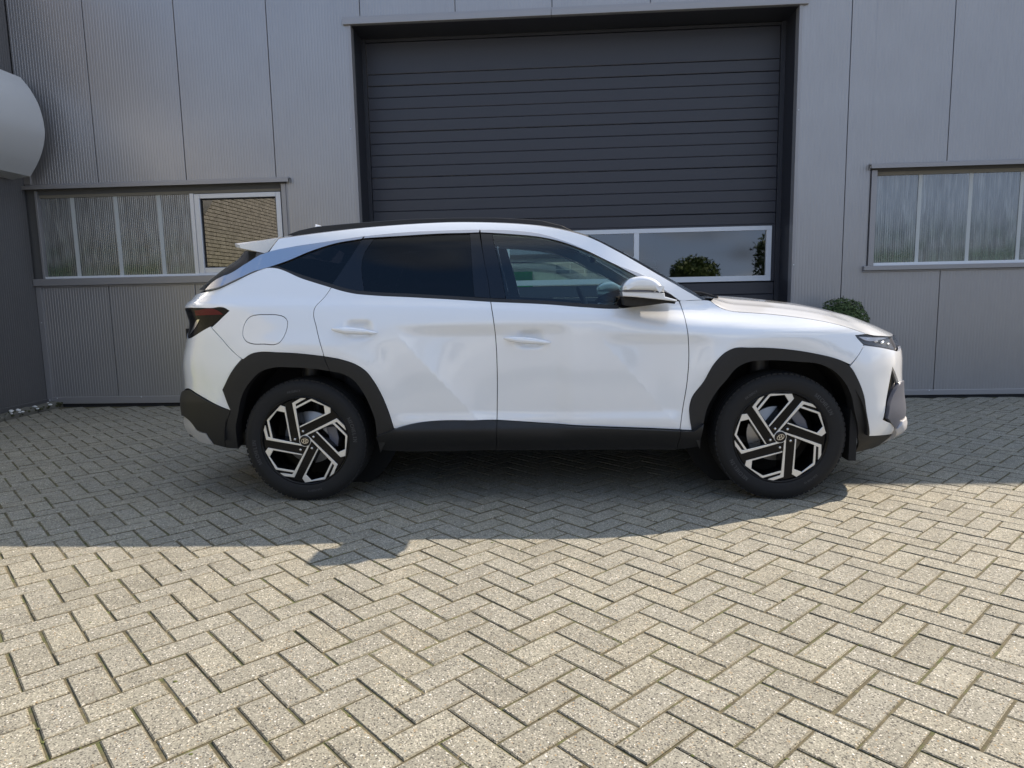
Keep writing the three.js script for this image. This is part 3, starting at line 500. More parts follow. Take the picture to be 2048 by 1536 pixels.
// ---------------------------------------------------------------- the car; its axes: x forward, y up, z towards the right-hand side
const car = thing('white_suv', 'white compact sport utility car parked side on before the grey hall', 'car', -0.112, 0, 2.693, 0.0043);
function table(Tb) {                                      // smooth interpolation through [y, value] pairs
  const n = Tb.length, sl = Tb.map((_, k) => (k === 0 ? (Tb[1][1] - Tb[0][1]) / (Tb[1][0] - Tb[0][0]) : k === n - 1 ? (Tb[n - 1][1] - Tb[n - 2][1]) / (Tb[n - 1][0] - Tb[n - 2][0]) : (Tb[k + 1][1] - Tb[k - 1][1]) / (Tb[k + 1][0] - Tb[k - 1][0])));
  return (y) => {
    y = Math.min(Math.max(y, Tb[0][0]), Tb[n - 1][0]); let i = 0;
    while (i < n - 2 && y > Tb[i + 1][0]) i++;
    const [x0, y0] = Tb[i], [x1, y1] = Tb[i + 1], h = x1 - x0, t = (y - x0) / h, t2 = t * t, t3 = t2 * t;
    return (2 * t3 - 3 * t2 + 1) * y0 + (t3 - 2 * t2 + t) * h * sl[i] + (-2 * t3 + 3 * t2) * y1 + (t3 - t2) * h * sl[i + 1];
  };
}
const halfWidth = table([[.1, .78], [.3, .885], [.45, .915], [.7, .930], [.9, .928], [1.0, .918], [1.08, .895], [1.15, .868], [1.25, .822], [1.4, .742], [1.52, .672], [1.6, .610], [1.7, .51]]);
const noseX = table([[.1, 1.9], [.3, 2.17], [.42, 2.228], [.55, 2.21], [.65, 2.2], [.8, 2.187], [.9, 2.14], [1.0, 2.08], [1.2, 1.97], [1.7, 1.7]]);
const tailX = table([[.1, -2.05], [.3, -2.205], [.42, -2.255], [.55, -2.262], [.65, -2.245], [.8, -2.24], [.95, -2.2], [1.03, -2.185], [1.09, -2.205], [1.14, -2.22], [1.19, -2.165], [1.25, -2.13], [1.45, -2.05], [1.6, -1.95], [1.7, -1.88]]);
function corner(n, L, w) {                                // rounded plan corner by arc length
  const N = 600, s = [0], X = [], Z = [];
  for (let i = 0; i <= N; i++) { const p = (Math.PI / 2) * (i / N), r = Math.pow(Math.pow(Math.abs(Math.sin(p) / L), n) + Math.pow(Math.abs(Math.cos(p) / w), n), -1 / n); X.push(r * Math.sin(p)); Z.push(r * Math.cos(p)); if (i) s.push(s[i - 1] + Math.hypot(X[i] - X[i - 1], Z[i] - Z[i - 1])); }
  return { len: s[N], at(d) { let lo = 0, hi = N; d = Math.min(Math.max(d, 0), s[N]); while (hi - lo > 1) { const m = (lo + hi) >> 1; if (s[m] <= d) lo = m; else hi = m; } const t = (d - s[lo]) / (s[hi] - s[lo]); return [(X[lo] + (X[hi] - X[lo]) * t) / L, (Z[lo] + (Z[hi] - Z[lo]) * t) / w]; } };
}
const CF = corner(3.7, 1.24, .92), CR = corner(4.0, 1.27, .92);
const sst = (a, b, x) => { const t = Math.min(1, Math.max(0, (x - a) / (b - a))); return t * t * (3 - 2 * t); };
// pressed shapes on the doors: creases, the shoulder line and the cups behind the handles
function press(x, y) {
  let d = 0;
  const crease = (px, py, nx, ny, x0, x1, y0, y1, k, w) => { const s = (x - px) * nx + (y - py) * ny; if (s > -0.03) { const q = Math.max(0, s), soft = 1; d -= k * soft * q * Math.exp(-q / w) * sst(y0 - 0.08, y0 + 0.02, y) * (1 - sst(y1 - 0.02, y1 + 0.06, y)) * sst(x0 - .1, x0, x) * (1 - sst(x1, x1 + .12, x)); } };
  crease(-0.671, 0.851, 0.74, 0.67, -0.9, 0.1, 0.44, 0.96, 0.17, 0.30);
  crease(0.557, 0.689, 0.76, 0.65, 0.3, 0.86, 0.42, 0.9, 0.12, 0.22);
  const ys = 1.065 - 0.062 * x - 0.012 * x * x, q = y - ys;             // shoulder line
  d += 0.010 * Math.exp(-Math.pow(Math.max(q, 0) / 0.035, 2) - Math.pow(Math.min(q, 0) / 0.09, 2)) * (1 - sst(1.0, 1.7, x)) * sst(-2.0, -1.6, x);
  for (const [hx, hy] of [[-0.985, 0.992], [-0.03, 0.925]]) d -= 0.022 * Math.exp(-Math.pow((x - hx) / 0.062, 4) - Math.pow((y - hy) / 0.042, 4));
  const bulge = (cx) => 0.013 * Math.exp(-Math.pow((Math.hypot(x - cx, (y - 0.37) * 0.95) - 0.52) / 0.11, 2));
  d += (bulge(-1.34) + bulge(1.34)) * (1 - sst(0.9, 1.02, y));
  d += 0.012 * sst(0.53, 0.45, y) * sst(-0.9, -0.7, x) * (1 - sst(0.7, 0.9, x));     // foot of the doors
  return d;
}
function bodyAt(u, y, out = new THREE.Vector3()) {
  const b = halfWidth(y);
  if (u > 1) { const [a, c] = CF.at(u - 1); out.set(1 + (noseX(y) - 1) * a, y, b * c); } else if (u < -1) { const [a, c] = CR.at(-u - 1); out.set(-1 + (tailX(y) + 1) * a, y, b * c); } else out.set(u, y, b);
  out.z -= 0.085 * sst(0.92, 1.1, y) * sst(0.3, 1.0, out.x) * (1 - sst(1.8, 2.3, u));
  const au = Math.abs(u);
  if (au < 2.1) out.z += press(out.x, y) * (1 - sst(1.85, 2.1, au));
  return out;
}
const _a = new THREE.Vector3(), _b = new THREE.Vector3(), _c = new THREE.Vector3(), _d = new THREE.Vector3();
const UMAX = 1 + CF.len, UMIN = -1 - CR.len;
function bodyNormal(u, y, out) {
  const e = 0.004, u0 = Math.max(UMIN, u - e), u1 = Math.min(UMAX, u + e);
  bodyAt(u0, y, _a); bodyAt(u1, y, _b); bodyAt(u, y - e, _c); bodyAt(u, y + e, _d);
  return out.copy(_b).sub(_a).cross(_d.sub(_c)).normalize();
}
// polygon tools
function smoothOutline(poly, sp, bend = 40) {             // rounds off shallow bends, keeps corners, spaces points evenly
  const n = poly.length, out = [], P = (i) => poly[((i % n) + n) % n];
  const tan = (i) => { const a = P(i - 1), b = P(i), c = P(i + 1), x1 = b[0] - a[0], y1 = b[1] - a[1], x2 = c[0] - b[0], y2 = c[1] - b[1], l1 = Math.hypot(x1, y1), l2 = Math.hypot(x2, y2), cos = (x1 * x2 + y1 * y2) / (l1 * l2 || 1); if (cos < Math.cos((bend * Math.PI) / 180)) return null; const wx = (x1 / l1) * l2 + (x2 / l2) * l1, wy = (y1 / l1) * l2 + (y2 / l2) * l1, l = Math.hypot(wx, wy) || 1; return [wx / l, wy / l]; };
  for (let i = 0; i < n; i++) {
    const a = P(i), b = P(i + 1), l = Math.hypot(b[0] - a[0], b[1] - a[1]), d = [(b[0] - a[0]) / l, (b[1] - a[1]) / l], t0 = tan(i) ?? d, t1 = tan(i + 1) ?? d, k = Math.max(1, Math.round(l / sp));
    for (let j = 0; j < k; j++) { const t = j / k, t2 = t * t, t3 = t2 * t; out.push([(2 * t3 - 3 * t2 + 1) * a[0] + (t3 - 2 * t2 + t) * l * t0[0] + (-2 * t3 + 3 * t2) * b[0] + (t3 - t2) * l * t1[0], (2 * t3 - 3 * t2 + 1) * a[1] + (t3 - 2 * t2 + t) * l * t0[1] + (-2 * t3 + 3 * t2) * b[1] + (t3 - t2) * l * t1[1]]); }
  }
  return out;
}
const area2 = (p) => { let s = 0; for (let i = 0; i < p.length; i++) { const a = p[i], b = p[(i + 1) % p.length]; s += a[0] * b[1] - a[1] * b[0]; } return s; };
function inset(p, d) {
  const n = p.length, s = Math.sign(area2(p));
  return p.map((b, i) => {
    const a = p[(i + n - 1) % n], c = p[(i + 1) % n]; let x1 = b[0] - a[0], y1 = b[1] - a[1], x2 = c[0] - b[0], y2 = c[1] - b[1]; const l1 = Math.hypot(x1, y1) || 1, l2 = Math.hypot(x2, y2) || 1;
    const n1 = [(-y1 / l1) * s, (x1 / l1) * s], n2 = [(-y2 / l2) * s, (x2 / l2) * s]; let mx = n1[0] + n2[0], my = n1[1] + n2[1]; const q = mx * n1[0] + my * n1[1];
    const k = d / Math.max(q, 0.6);
    return [b[0] + mx * k, b[1] + my * k];
  });
}
function inside(p, x, y) { let c = false; for (let i = 0, j = p.length - 1; i < p.length; j = i++) if (p[i][1] > y !== p[j][1] > y && x < ((p[j][0] - p[i][0]) * (y - p[i][1])) / (p[j][1] - p[i][1]) + p[i][0]) c = !c; return c; }
function nearOutline(p, x, y) { let m = 1e9; for (let i = 0, j = p.length - 1; i < p.length; j = i++) { const dx = p[i][0] - p[j][0], dy = p[i][1] - p[j][1], t = Math.min(1, Math.max(0, ((x - p[j][0]) * dx + (y - p[j][1]) * dy) / (dx * dx + dy * dy || 1))), ex = p[j][0] + t * dx - x, ey = p[j][1] + t * dy - y; m = Math.min(m, ex * ex + ey * ey); } return Math.sqrt(m); }
function delaunay(pts) {
  const n = pts.length, V = pts.map((p, i) => [p[0] + 3e-6 * Math.sin(i * 12.9898), p[1] + 3e-6 * Math.sin(i * 78.233)]);
  V.push([-50, -40], [50, -40], [0, 60]);
  const circ = (a, b, c) => { const A = V[a], B = V[b], C = V[c], d = 2 * (A[0] * (B[1] - C[1]) + B[0] * (C[1] - A[1]) + C[0] * (A[1] - B[1])), a2 = A[0] * A[0] + A[1] * A[1], b2 = B[0] * B[0] + B[1] * B[1], c2 = C[0] * C[0] + C[1] * C[1], x = (a2 * (B[1] - C[1]) + b2 * (C[1] - A[1]) + c2 * (A[1] - B[1])) / d, y = (a2 * (C[0] - B[0]) + b2 * (A[0] - C[0]) + c2 * (B[0] - A[0])) / d; return { a, b, c, x, y, r: (A[0] - x) ** 2 + (A[1] - y) ** 2 }; };
  let open = [circ(n, n + 1, n + 2)]; const done = [], order = [...Array(n).keys()].sort((i, j) => V[i][0] - V[j][0]);
  for (const i of order) {
    const [x, y] = V[i], edges = new Map(), keep = [];
    for (const t of open) {
      const dx = x - t.x;
      if (dx > 0 && dx * dx > t.r) { done.push(t); continue; }
      if (dx * dx + (y - t.y) ** 2 > t.r) { keep.push(t); continue; }
      for (const [p, q] of [[t.a, t.b], [t.b, t.c], [t.c, t.a]]) { const k = p < q ? p * 100003 + q : q * 100003 + p; if (edges.has(k)) edges.set(k, null); else edges.set(k, [p, q]); }
    }
    open = keep;
    for (const e of edges.values()) if (e) open.push(circ(e[0], e[1], i));
  }
  return done.concat(open).filter((t) => t.a < n && t.b < n && t.c < n).map((t) => [t.a, t.b, t.c]);
}
// a skin over the body: the outline is in (u, y); off lifts it, gap trims its edge, depth turns the edge inwards
function skin(poly, { off = 0, gap = 0.0045, sp = 0.02, depth = 0.014, holes = [], bend = 40, mirror = true, both = false, lift = null, edgeRound = 0 } = {}) {
  let out = inset(smoothOutline(poly, sp, bend), gap / 2);
  if (area2(out) < 0) out.reverse();
  const hs = holes.map((h) => { const q = inset(smoothOutline(h, sp, bend), -gap / 2); return area2(q) < 0 ? q : q.reverse(); });
  const pts = [...out, ...hs.flat()];
  let x0 = 1e9, x1 = -1e9, y0 = 1e9, y1 = -1e9;
  for (const p of out) { x0 = Math.min(x0, p[0]); x1 = Math.max(x1, p[0]); y0 = Math.min(y0, p[1]); y1 = Math.max(y1, p[1]); }
  const st = Math.max(sp * 1.25, 0.012);
  for (let r = 0, y = y0 + st / 2; y < y1; y += st * 0.87, r++) for (let x = x0 + (r % 2 ? st / 2 : 0.1 * st); x < x1; x += st) if (inside(out, x, y) && nearOutline(out, x, y) > 0.55 * st && hs.every((h) => !inside(h, x, y) && nearOutline(h, x, y) > 0.55 * st)) pts.push([x, y]);
  const tris = delaunay(pts).filter(([a, b, c]) => { const x = (pts[a][0] + pts[b][0] + pts[c][0]) / 3, y = (pts[a][1] + pts[b][1] + pts[c][1]) / 3; return inside(out, x, y) && hs.every((h) => !inside(h, x, y)); });
  const P = [], N = [], I = [], p = new THREE.Vector3(), nn = new THREE.Vector3();
  const rims = [out, ...hs];
  const place = (q, extra = 0) => { bodyAt(q[0], q[1], p); bodyNormal(q[0], q[1], nn); p.addScaledVector(nn, off + extra + (lift ? lift(q[0], q[1]) : 0)); };
  const nrm = (q) => {
    if (!lift) { bodyNormal(q[0], q[1], nn); return nn; }
    const e = 0.003, f = (u, y, o) => { bodyAt(u, y, o); const m = bodyNormal(u, y, new THREE.Vector3()); return o.addScaledVector(m, off + lift(u, y)); };
    const A = f(q[0] - e, q[1], new THREE.Vector3()), B = f(q[0] + e, q[1], new THREE.Vector3()), C = f(q[0], q[1] - e, new THREE.Vector3()), D = f(q[0], q[1] + e, new THREE.Vector3());
    return nn.copy(B.sub(A).cross(D.sub(C)).normalize());
  };
  pts.forEach((q) => { place(q); P.push(p.x, p.y, p.z); nrm(q); N.push(nn.x, nn.y, nn.z); });
  for (const [a, b, c] of tris) { const s = (pts[b][0] - pts[a][0]) * (pts[c][1] - pts[a][1]) - (pts[b][1] - pts[a][1]) * (pts[c][0] - pts[a][0]); if (s > 0) I.push(a, b, c); else I.push(a, c, b); }
  if (depth) for (const rim of rims) {
    const k0 = P.length / 3;
    rim.forEach((q, i) => {
      const a = rim[(i + rim.length - 1) % rim.length], b = rim[(i + 1) % rim.length];
      place(q); const top = p.clone(), n1 = nn.clone(); place(a); const pa = p.clone(); place(b); const side = p.clone().sub(pa).cross(n1).normalize();
      for (const d of [0, depth]) { P.push(top.x - n1.x * d, top.y - n1.y * d, top.z - n1.z * d); N.push(side.x, side.y, side.z); }
    });
    for (let i = 0; i < rim.length; i++) { const a = k0 + 2 * i, b = k0 + 2 * ((i + 1) % rim.length); I.push(a, a + 1, b + 1, a, b + 1, b); }
  }
  const g = new THREE.BufferGeometry();
  g.setAttribute('position', new THREE.Float32BufferAttribute(P, 3)); g.setAttribute('normal', new THREE.Float32BufferAttribute(N, 3)); g.setIndex(I);
  const h = g.toNonIndexed(); metreUV(h);
  return both ? merge([h, flip(h)]) : h;
}
// mirror image across the car's middle
function flip(g) {
  const h = g.clone();
  for (const k of ['position', 'normal']) { const a = h.attributes[k]; for (let i = 0; i < a.count; i++) a.setZ(i, -a.getZ(i)); }
  for (const k of Object.keys(h.attributes)) { const a = h.attributes[k], s = a.itemSize; for (let i = 0; i < a.count; i += 3) for (let c = 0; c < s; c++) { const t = a.array[(i + 1) * s + c]; a.array[(i + 1) * s + c] = a.array[(i + 2) * s + c]; a.array[(i + 2) * s + c] = t; } }
  return h;
}
const nonIdx = (g) => { const h = g.index ? g.toNonIndexed() : g; if (!h.attributes.uv) metreUV(h); return h; };
const sides = (name, g, mat, parent = car) => { g = nonIdx(g); part(name, g, mat, parent); part(name, flip(g), mat, parent); };
// ---- outer panels
sides('rear_quarter_panel', skin(PANEL.quarter, { holes: [PANEL.fuel], sp: 0.018 }), M.paint);
part('fuel_flap', skin(PANEL.fuel, { sp: 0.018 }), M.paint, car);
const doors = {};
for (const [key, name] of [['rearDoor', 'rear_door'], ['frontDoor', 'front_door']]) for (const s of [1, -1]) { const g = group(name, car); doors[key + s] = g; const k = key === 'rearDoor' ? (doors.k1 ??= nonIdx(skin(PANEL.rearDoor, { sp: 0.012 }))) : (doors.k2 ??= nonIdx(skin(PANEL.frontDoor, { sp: 0.012 }))); part('door_skin', s > 0 ? k : flip(k), M.paint, g); }
const doorPart = (key, name, g, mat) => { g = nonIdx(g); part(name, g, mat, doors[key + '1']); part(name, flip(g), mat, doors[key + '-1']); };
sides('front_fender', skin(PANEL.fender, { sp: 0.018 }), M.paint);
const fb = group('front_bumper', car), rbp = group('rear_bumper', car);
part('bumper_skin', skin(PANEL.bumperF, { both: true, sp: 0.018 }), M.paint, fb);
sides('vent', skin(PANEL.ventF, { off: -0.012, gap: -0.004 }), M.cladGloss, fb);
sides('vent_insert', skin(PANEL.insertF, { off: 0.008, gap: 0.002, depth: 0.03 }), M.greyIns, fb);
sides('lower_bumper', skin(PANEL.lowerF, { off: 0.002 }), M.clad, fb);
part('skid_plate', skin(PANEL.skidF, { both: true, off: 0.004, depth: 0.03, lift: (u, y) => 0.034 * Math.exp(-Math.pow((y - 0.355) / 0.05, 2)) * sst(2.1, 2.16, u) }), M.silver, fb);
part('grille', skin(PANEL.grille, { both: true, off: -0.004, gap: 0 }), M.cladGloss, fb);
part('bumper_skin', skin(PANEL.bumperR, { both: true, sp: 0.018 }), M.paint, rbp);
part('lower_bumper', skin(PANEL.lowerR, { both: true, off: 0.006, bend: 24, lift: (u, y) => 0.012 * sst(0.66, 0.57, y) * (1 - sst(-2.02, -1.85, u)) }), M.clad, rbp);
part('skid_plate', skin(PANEL.skidR, { both: true, off: 0.004, lift: (u, y) => 0.012 * sst(0.46, 0.42, y) }), M.silver, rbp);
part('tailgate', skin(PANEL.tailgate, { both: true }), M.paint, car);
const archLift = (cx) => (u, y) => 0.010 + 0.012 * sst(0.60, 0.46, Math.hypot(u - cx, y - 0.36));
sides('rear_arch_cladding', skin(PANEL.archR, { off: 0.006, gap: 0.003, depth: 0.07, sp: 0.016 }), M.clad);
doorPart('rearDoor', 'rear_arch_cladding', skin(PANEL.archRd, { off: 0.006, gap: 0.003, depth: 0.07, sp: 0.016 }), M.clad);
sides('front_arch_cladding', skin(PANEL.archF, { off: 0.006, gap: 0.001, depth: 0.07, sp: 0.016 }), M.clad);
const sillLift = (u, y) => 0.030 * sst(0.475, 0.43, y) - 0.055 * sst(0.425, 0.27, y);
doorPart('rearDoor', 'sill_cladding', skin(PANEL.rockerR, { off: 0.003, lift: sillLift, gap: 0.003, depth: 0.03 }), M.clad);
doorPart('frontDoor', 'sill_cladding', skin(PANEL.rockerF, { off: 0.003, lift: sillLift, gap: 0.003, depth: 0.03 }), M.clad);
sides('sill_cladding', skin(PANEL.rockerFF, { off: 0.003, lift: sillLift, gap: 0.003, depth: 0.03 }), M.clad);
// ---- glass, pillars, bright trim
part('roof_rail_panel', skin(PANEL.cantRail, { sp: 0.016, gap: 0.003 }), M.paint, car);
part('roof_rail_panel', flip(car.children[car.children.length - 1].geometry), M.paint, car);
sides('quarter_window', skin(PANEL.quarterGlass, { off: -0.006, gap: 0.002, depth: 0 }), M.tint);
sides('quarter_trim', skin(PANEL.stripD, { off: 0.003, gap: 0.003, sp: 0.012, depth: 0.012, lift: (u, y) => 0.004 * (sst(-1.70, -1.715, u) + sst(-1.80, -1.812, u) + sst(-1.92, -1.932, u)) }), M.satin);
doorPart('rearDoor', 'window_post', skin(PANEL.postR, { off: -0.004, gap: 0.001 }), M.cladGloss);
doorPart('rearDoor', 'window_pane', skin(PANEL.rearGlass, { off: -0.006, gap: 0.001, depth: 0 }), M.tint);
doorPart('rearDoor', 'pillar_cover', skin(PANEL.pillarB1, { off: -0.002, gap: 0.002 }), M.cladGloss);
doorPart('frontDoor', 'pillar_cover', skin(PANEL.pillarB2, { off: -0.002, gap: 0.003 }), M.cladGloss);
doorPart('frontDoor', 'window_pane', skin(PANEL.frontGlass, { off: -0.006, gap: 0.001, depth: 0 }), M.greenGlass);
doorPart('frontDoor', 'mirror_sail', skin(PANEL.sail, { off: -0.002, gap: 0.001 }), M.cladGloss);
doorPart('rearDoor', 'bright_strip', skin(PANEL.stripR, { off: 0.004, gap: 0.004, sp: 0.01, depth: 0.01 }), M.satin);
doorPart('frontDoor', 'bright_strip', skin(PANEL.stripF, { off: 0.004, gap: 0.004, sp: 0.01, depth: 0.01 }), M.satin);
sides('waist_seal', skin(PANEL.beltStrip, { off: -0.003, gap: 0.0, sp: 0.01 }), M.clad);
// ---- lamps
{
  const tl = group('taillight', car), tr = group('taillight', car);
  const body = nonIdx(skin(PANEL.taillight, { off: -0.001, gap: 0.003, sp: 0.012 })), red = nonIdx(skin([[-2.07, 1.112], [-1.86, 1.108], [-1.83, 1.088], [-2.07, 1.083]], { off: 0.0008, gap: 0, sp: 0.012, depth: 0 })), edge = nonIdx(skin([[-2.052, 1.06], [-2.04, 1.06], [-2.165, 0.972], [-2.18, 0.968]], { off: 0.0012, gap: 0, sp: 0.006, depth: 0 }));
  for (const [g, f] of [[tl, (q) => q], [tr, flip]]) { part('lamp_cover', f(body), M.lampBlack, g); part('red_strip', f(red), M.red, g); part('bright_edge', f(edge), M.chrome, g); }
  part('light_bar', skin(PANEL.lightbar, { both: true, gap: 0.002 }), M.cladGloss, car);
  const hl = group('headlight', car), hr = group('headlight', car);
  const house = nonIdx(skin(PANEL.headlight, { off: -0.022, gap: 0, sp: 0.014 })), lens = nonIdx(skin(PANEL.headlight, { off: 0.001, gap: 0.003, sp: 0.014, depth: 0 }));
  const bits = [];
  for (const [u, y, w] of [[1.90, 0.886, 0.03], [1.965, 0.872, 0.022], [2.02, 0.862, 0.026], [2.08, 0.85, 0.02]]) { const p = bodyAt(u, y), n = bodyNormal(u, y, new THREE.Vector3()); const q = new THREE.SphereGeometry(w * 0.55, 12, 8); q.scale(1.5, 0.55, 0.5); q.lookAt(n); q.translate(p.x - n.x * 0.016, p.y, p.z - n.z * 0.016); bits.push(q); }
  const bar = nonIdx(skin([[1.84, 0.903], [2.06, 0.889], [2.06, 0.884], [1.85, 0.896]], { off: -0.008, gap: 0, sp: 0.008, depth: 0.004 }));
  const refl = merge(bits);
  for (const [g, f] of [[hl, (q) => q], [hr, flip]]) { part('lamp_housing', f(house), M.cabinGrey ??= std(0.05, 0.05, 0.055, 0.35), g); part('reflector', f(refl), M.chrome, g); part('light_strip', f(bar), M.silver, g); part('lens', f(lens), M.lens, g); }
}
// ---- lofted upper surfaces
function curveAt(pts) { const c = new THREE.CatmullRomCurve3(pts, false, 'centripetal'); return (t) => c.getPointAt(Math.min(1, Math.max(0, t))); }
function grid(f, nu, nv) {                                // f(a, b) -> Vector3, a and b in 0..1
  const P = [], I = [];
  for (let j = 0; j <= nv; j++) for (let i = 0; i <= nu; i++) { const p = f(i / nu, j / nv); P.push(p.x, p.y, p.z); }
  for (let j = 0; j < nv; j++) for (let i = 0; i < nu; i++) { const a = j * (nu + 1) + i, b = a + nu + 1; I.push(a, a + 1, b + 1, a, b + 1, b); }
  const g = new THREE.BufferGeometry(); g.setAttribute('position', new THREE.Float32BufferAttribute(P, 3)); g.setIndex(I); g.computeVertexNormals();
  return nonIdx(g);
}
const upNormals = (g, dir) => { const n = g.attributes.normal; let s = 0; for (let i = 0; i < n.count; i++) s += n.getX(i) * dir[0] + n.getY(i) * dir[1] + n.getZ(i) * dir[2]; if (s < 0) { for (let i = 0; i < n.count; i++) n.setXYZ(i, -n.getX(i), -n.getY(i), -n.getZ(i)); for (const k of Object.keys(g.attributes)) { const a = g.attributes[k], m = a.itemSize; for (let i = 0; i < a.count; i += 3) for (let c = 0; c < m; c++) { const t = a.array[(i + 1) * m + c]; a.array[(i + 1) * m + c] = a.array[(i + 2) * m + c]; a.array[(i + 2) * m + c] = t; } } } return g; };
const onBody = (q, off = 0) => { const p = bodyAt(q[0], q[1]); return p.addScaledVector(bodyNormal(q[0], q[1], new THREE.Vector3()), off); };
// full width surface from the right edge curve over a middle curve to the mirrored edge
const across = (E, C, pow) => (a, b) => { const w = Math.abs(2 * a - 1), e = E(b), c = C(b), k = Math.pow(w, pow); return new THREE.Vector3(c.x + (e.x - c.x) * k, c.y + (e.y - c.y) * k, e.z * (1 - 2 * a)); };
{
  const E = curveAt(CURVE.roofEdge.map((q) => onBody(q, -0.002)));
  const C = (t) => { const e = E(t); return new THREE.Vector3(e.x + 0.035 * sst(0.7, 1, t), e.y + 0.055 - 0.02 * sst(0.7, 1, t), 0); };
  part('roof', upNormals(grid(across(E, C, 2.6), 40, 40), [0, 1, 0]), M.paint, car);
  const We = curveAt(CURVE.screenEdge.map((q) => onBody(q, -0.004))), Sil = CURVE.screenSil.map((q) => new THREE.Vector3(q[0], q[1], 0));
  const Wc0 = curveAt(Sil), Wc = (t) => { const p = Wc0(t); p.x += 0.03; return p; };
  part('windscreen', upNormals(grid(across(We, Wc, 2.3), 40, 24), [1, 1, 0]), phy(0.45, 0.55, 0.53, 0.01, 0, { transmission: 1, thickness: 0, ior: 1.52 }), car);
  const band = (t0, t1) => upNormals(grid((a, b) => across(We, Wc, 2.3)(t0 + (t1 - t0) * a, b).add(new THREE.Vector3(0.004, 0.005, 0)), 4, 24), [1, 1, 0]);
  parts('windscreen_band', ([band(0, 0.035), band(0.965, 1)]), M.cladGloss, car);
  // bonnet
  const He = curveAt(CURVE.hoodEdge.map((q) => onBody(q, 0))), Hs = curveAt(CURVE.hoodSil.map((q) => new THREE.Vector3(q[0], q[1], 0)).concat([new THREE.Vector3(2.145, 0.893, 0)]).slice(0, 9).concat([new THREE.Vector3(2.142, 0.9, 0)]));
  const hoodF = (a, b) => { const e = He(b), c = Hs(Math.pow(b, 0.8)), w = Math.abs(2 * a - 1), k = Math.pow(w, 2.6), q = 0.010 * Math.exp(-Math.pow((w - 0.62) / 0.07, 2)) * (1 - b) + 0.006 * Math.exp(-Math.pow((w - 0.83) / 0.04, 2)) * (1 - b); return new THREE.Vector3(c.x + (e.x - c.x) * Math.pow(w, 2), c.y + (e.y - c.y) * k + q * (1 - k), e.z * (1 - 2 * a)); };
  part('bonnet', upNormals(grid(hoodF, 80, 60), [0, 1, 0]), M.paint, car);
  // wing edge turned in below the bonnet
  sides('wing_flange', upNormals(grid((a, b) => { const e = He(b * 0.62); return new THREE.Vector3(e.x + 0.05 * a * (1 - b), e.y - 0.006 - 0.02 * a, e.z - 0.002 - 0.10 * a); }, 4, 40), [0, 1, 0]), M.paint);
  // cowl, wipers
  part('cowl', upNormals(grid((a, b) => { const z = (1 - 2 * a) * 0.76, w = Math.abs(2 * a - 1), x0 = 1.12 - 0.17 * w * w; return new THREE.Vector3(x0 - 0.05 + 0.14 * b, 1.105 - 0.012 * b - 0.006 * w, z); }, 24, 4), [0, 1, 0]), M.clad, car);
  for (const s of [0.55, -0.1]) part('wiper', merge([tube([[1.06, 1.128, s], [1.03, 1.15, s - 0.2], [1.02, 1.155, s - 0.5]], 0.007, 16, 6), T(new THREE.CylinderGeometry(0.014, 0.016, 0.03, 10), 1.06, 1.122, s)]), M.clad, car);
  // rear screen
  const De = curveAt(CURVE.dEdge.map((q) => onBody(q, -0.004))), Ds0 = curveAt(CURVE.glassSil.map((q) => new THREE.Vector3(q[0], q[1], 0))), Ds = (t) => { const p = Ds0(t); p.x -= 0.012; return p; };
  part('rear_window', upNormals(grid(across(De, Ds, 2.4), 32, 20), [-1, 0.5, 0]), M.lampBlack, car);
  const le = onBody([-2.057, 1.232], -0.003);
  part('tailgate_lip', upNormals(grid((a, b) => { const s = 1 - 2 * a, w = Math.abs(s), z = s * (le.z + b * -0.08), k = Math.pow(w, 2.4), x0 = -2.147 + (le.x + 2.147) * k, x1 = -2.215 + (-2.09 + 2.215) * Math.pow(w, 2.6); return new THREE.Vector3(x0 + (x1 - x0) * b, 1.236 - 0.10 * b * b - 0.012 * b, z); }, 32, 6), [-1, 1, 0]), M.paint, car);
  // roof spoiler: a blade with raked end plates
  const sp = CURVE.spoiler, blade = (z, dx, dy, sc) => sp.map((q) => new THREE.Vector3(q[0] + dx * (q[0] < -1.65 ? 1 : 0.2), q[1] + dy, z));
  const rings = [[0.598, 0.006, 0.002], [0.61, 0, 0], [0.604, -0.004, 0.0], [0.56, -0.05, 0.010], [0.4, -0.085, 0.026], [0.2, -0.1, 0.034], [0, -0.105, 0.036]].slice(1), all = [...rings.map((r) => blade(...r)), ...rings.slice(0, -1).reverse().map(([z, a, b]) => blade(-z, a, b))];
  const P = [], nS = sp.length, tri = (a, b, c) => P.push(a.x, a.y, a.z, b.x, b.y, b.z, c.x, c.y, c.z);
  for (let i = 0; i + 1 < all.length; i++) for (let j = 0; j < nS; j++) { const k = (j + 1) % nS; tri(all[i][j], all[i][k], all[i + 1][k]); tri(all[i][j], all[i + 1][k], all[i + 1][j]); }
  const faces = THREE.ShapeUtils.triangulateShape(sp.map((q) => new THREE.Vector2(...q)), []);
  for (const ring of [all[0], all[all.length - 1]]) for (const [a, b, c] of faces) tri(ring[a], ring[b], ring[c]);
  const sg = new THREE.BufferGeometry(); sg.setAttribute('position', new THREE.Float32BufferAttribute(P, 3)); sg.computeVertexNormals();
  part('roof_spoiler', metreUV(sg), M.paint, car);
  // roof rails
  for (const s of [1, -1]) part('roof_rail', extr([...CURVE.railTop, ...CURVE.railBot], 0.024, 0.006, 3).translate(0, 0, s > 0 ? 0.565 : -0.589), M.clad, car);
  part('antenna', extr([[-1.52, 1.60], [-1.36, 1.62], [-1.5, 1.665]], 0.03, 0.006).translate(0, 0, -0.015), M.paint, car);
}
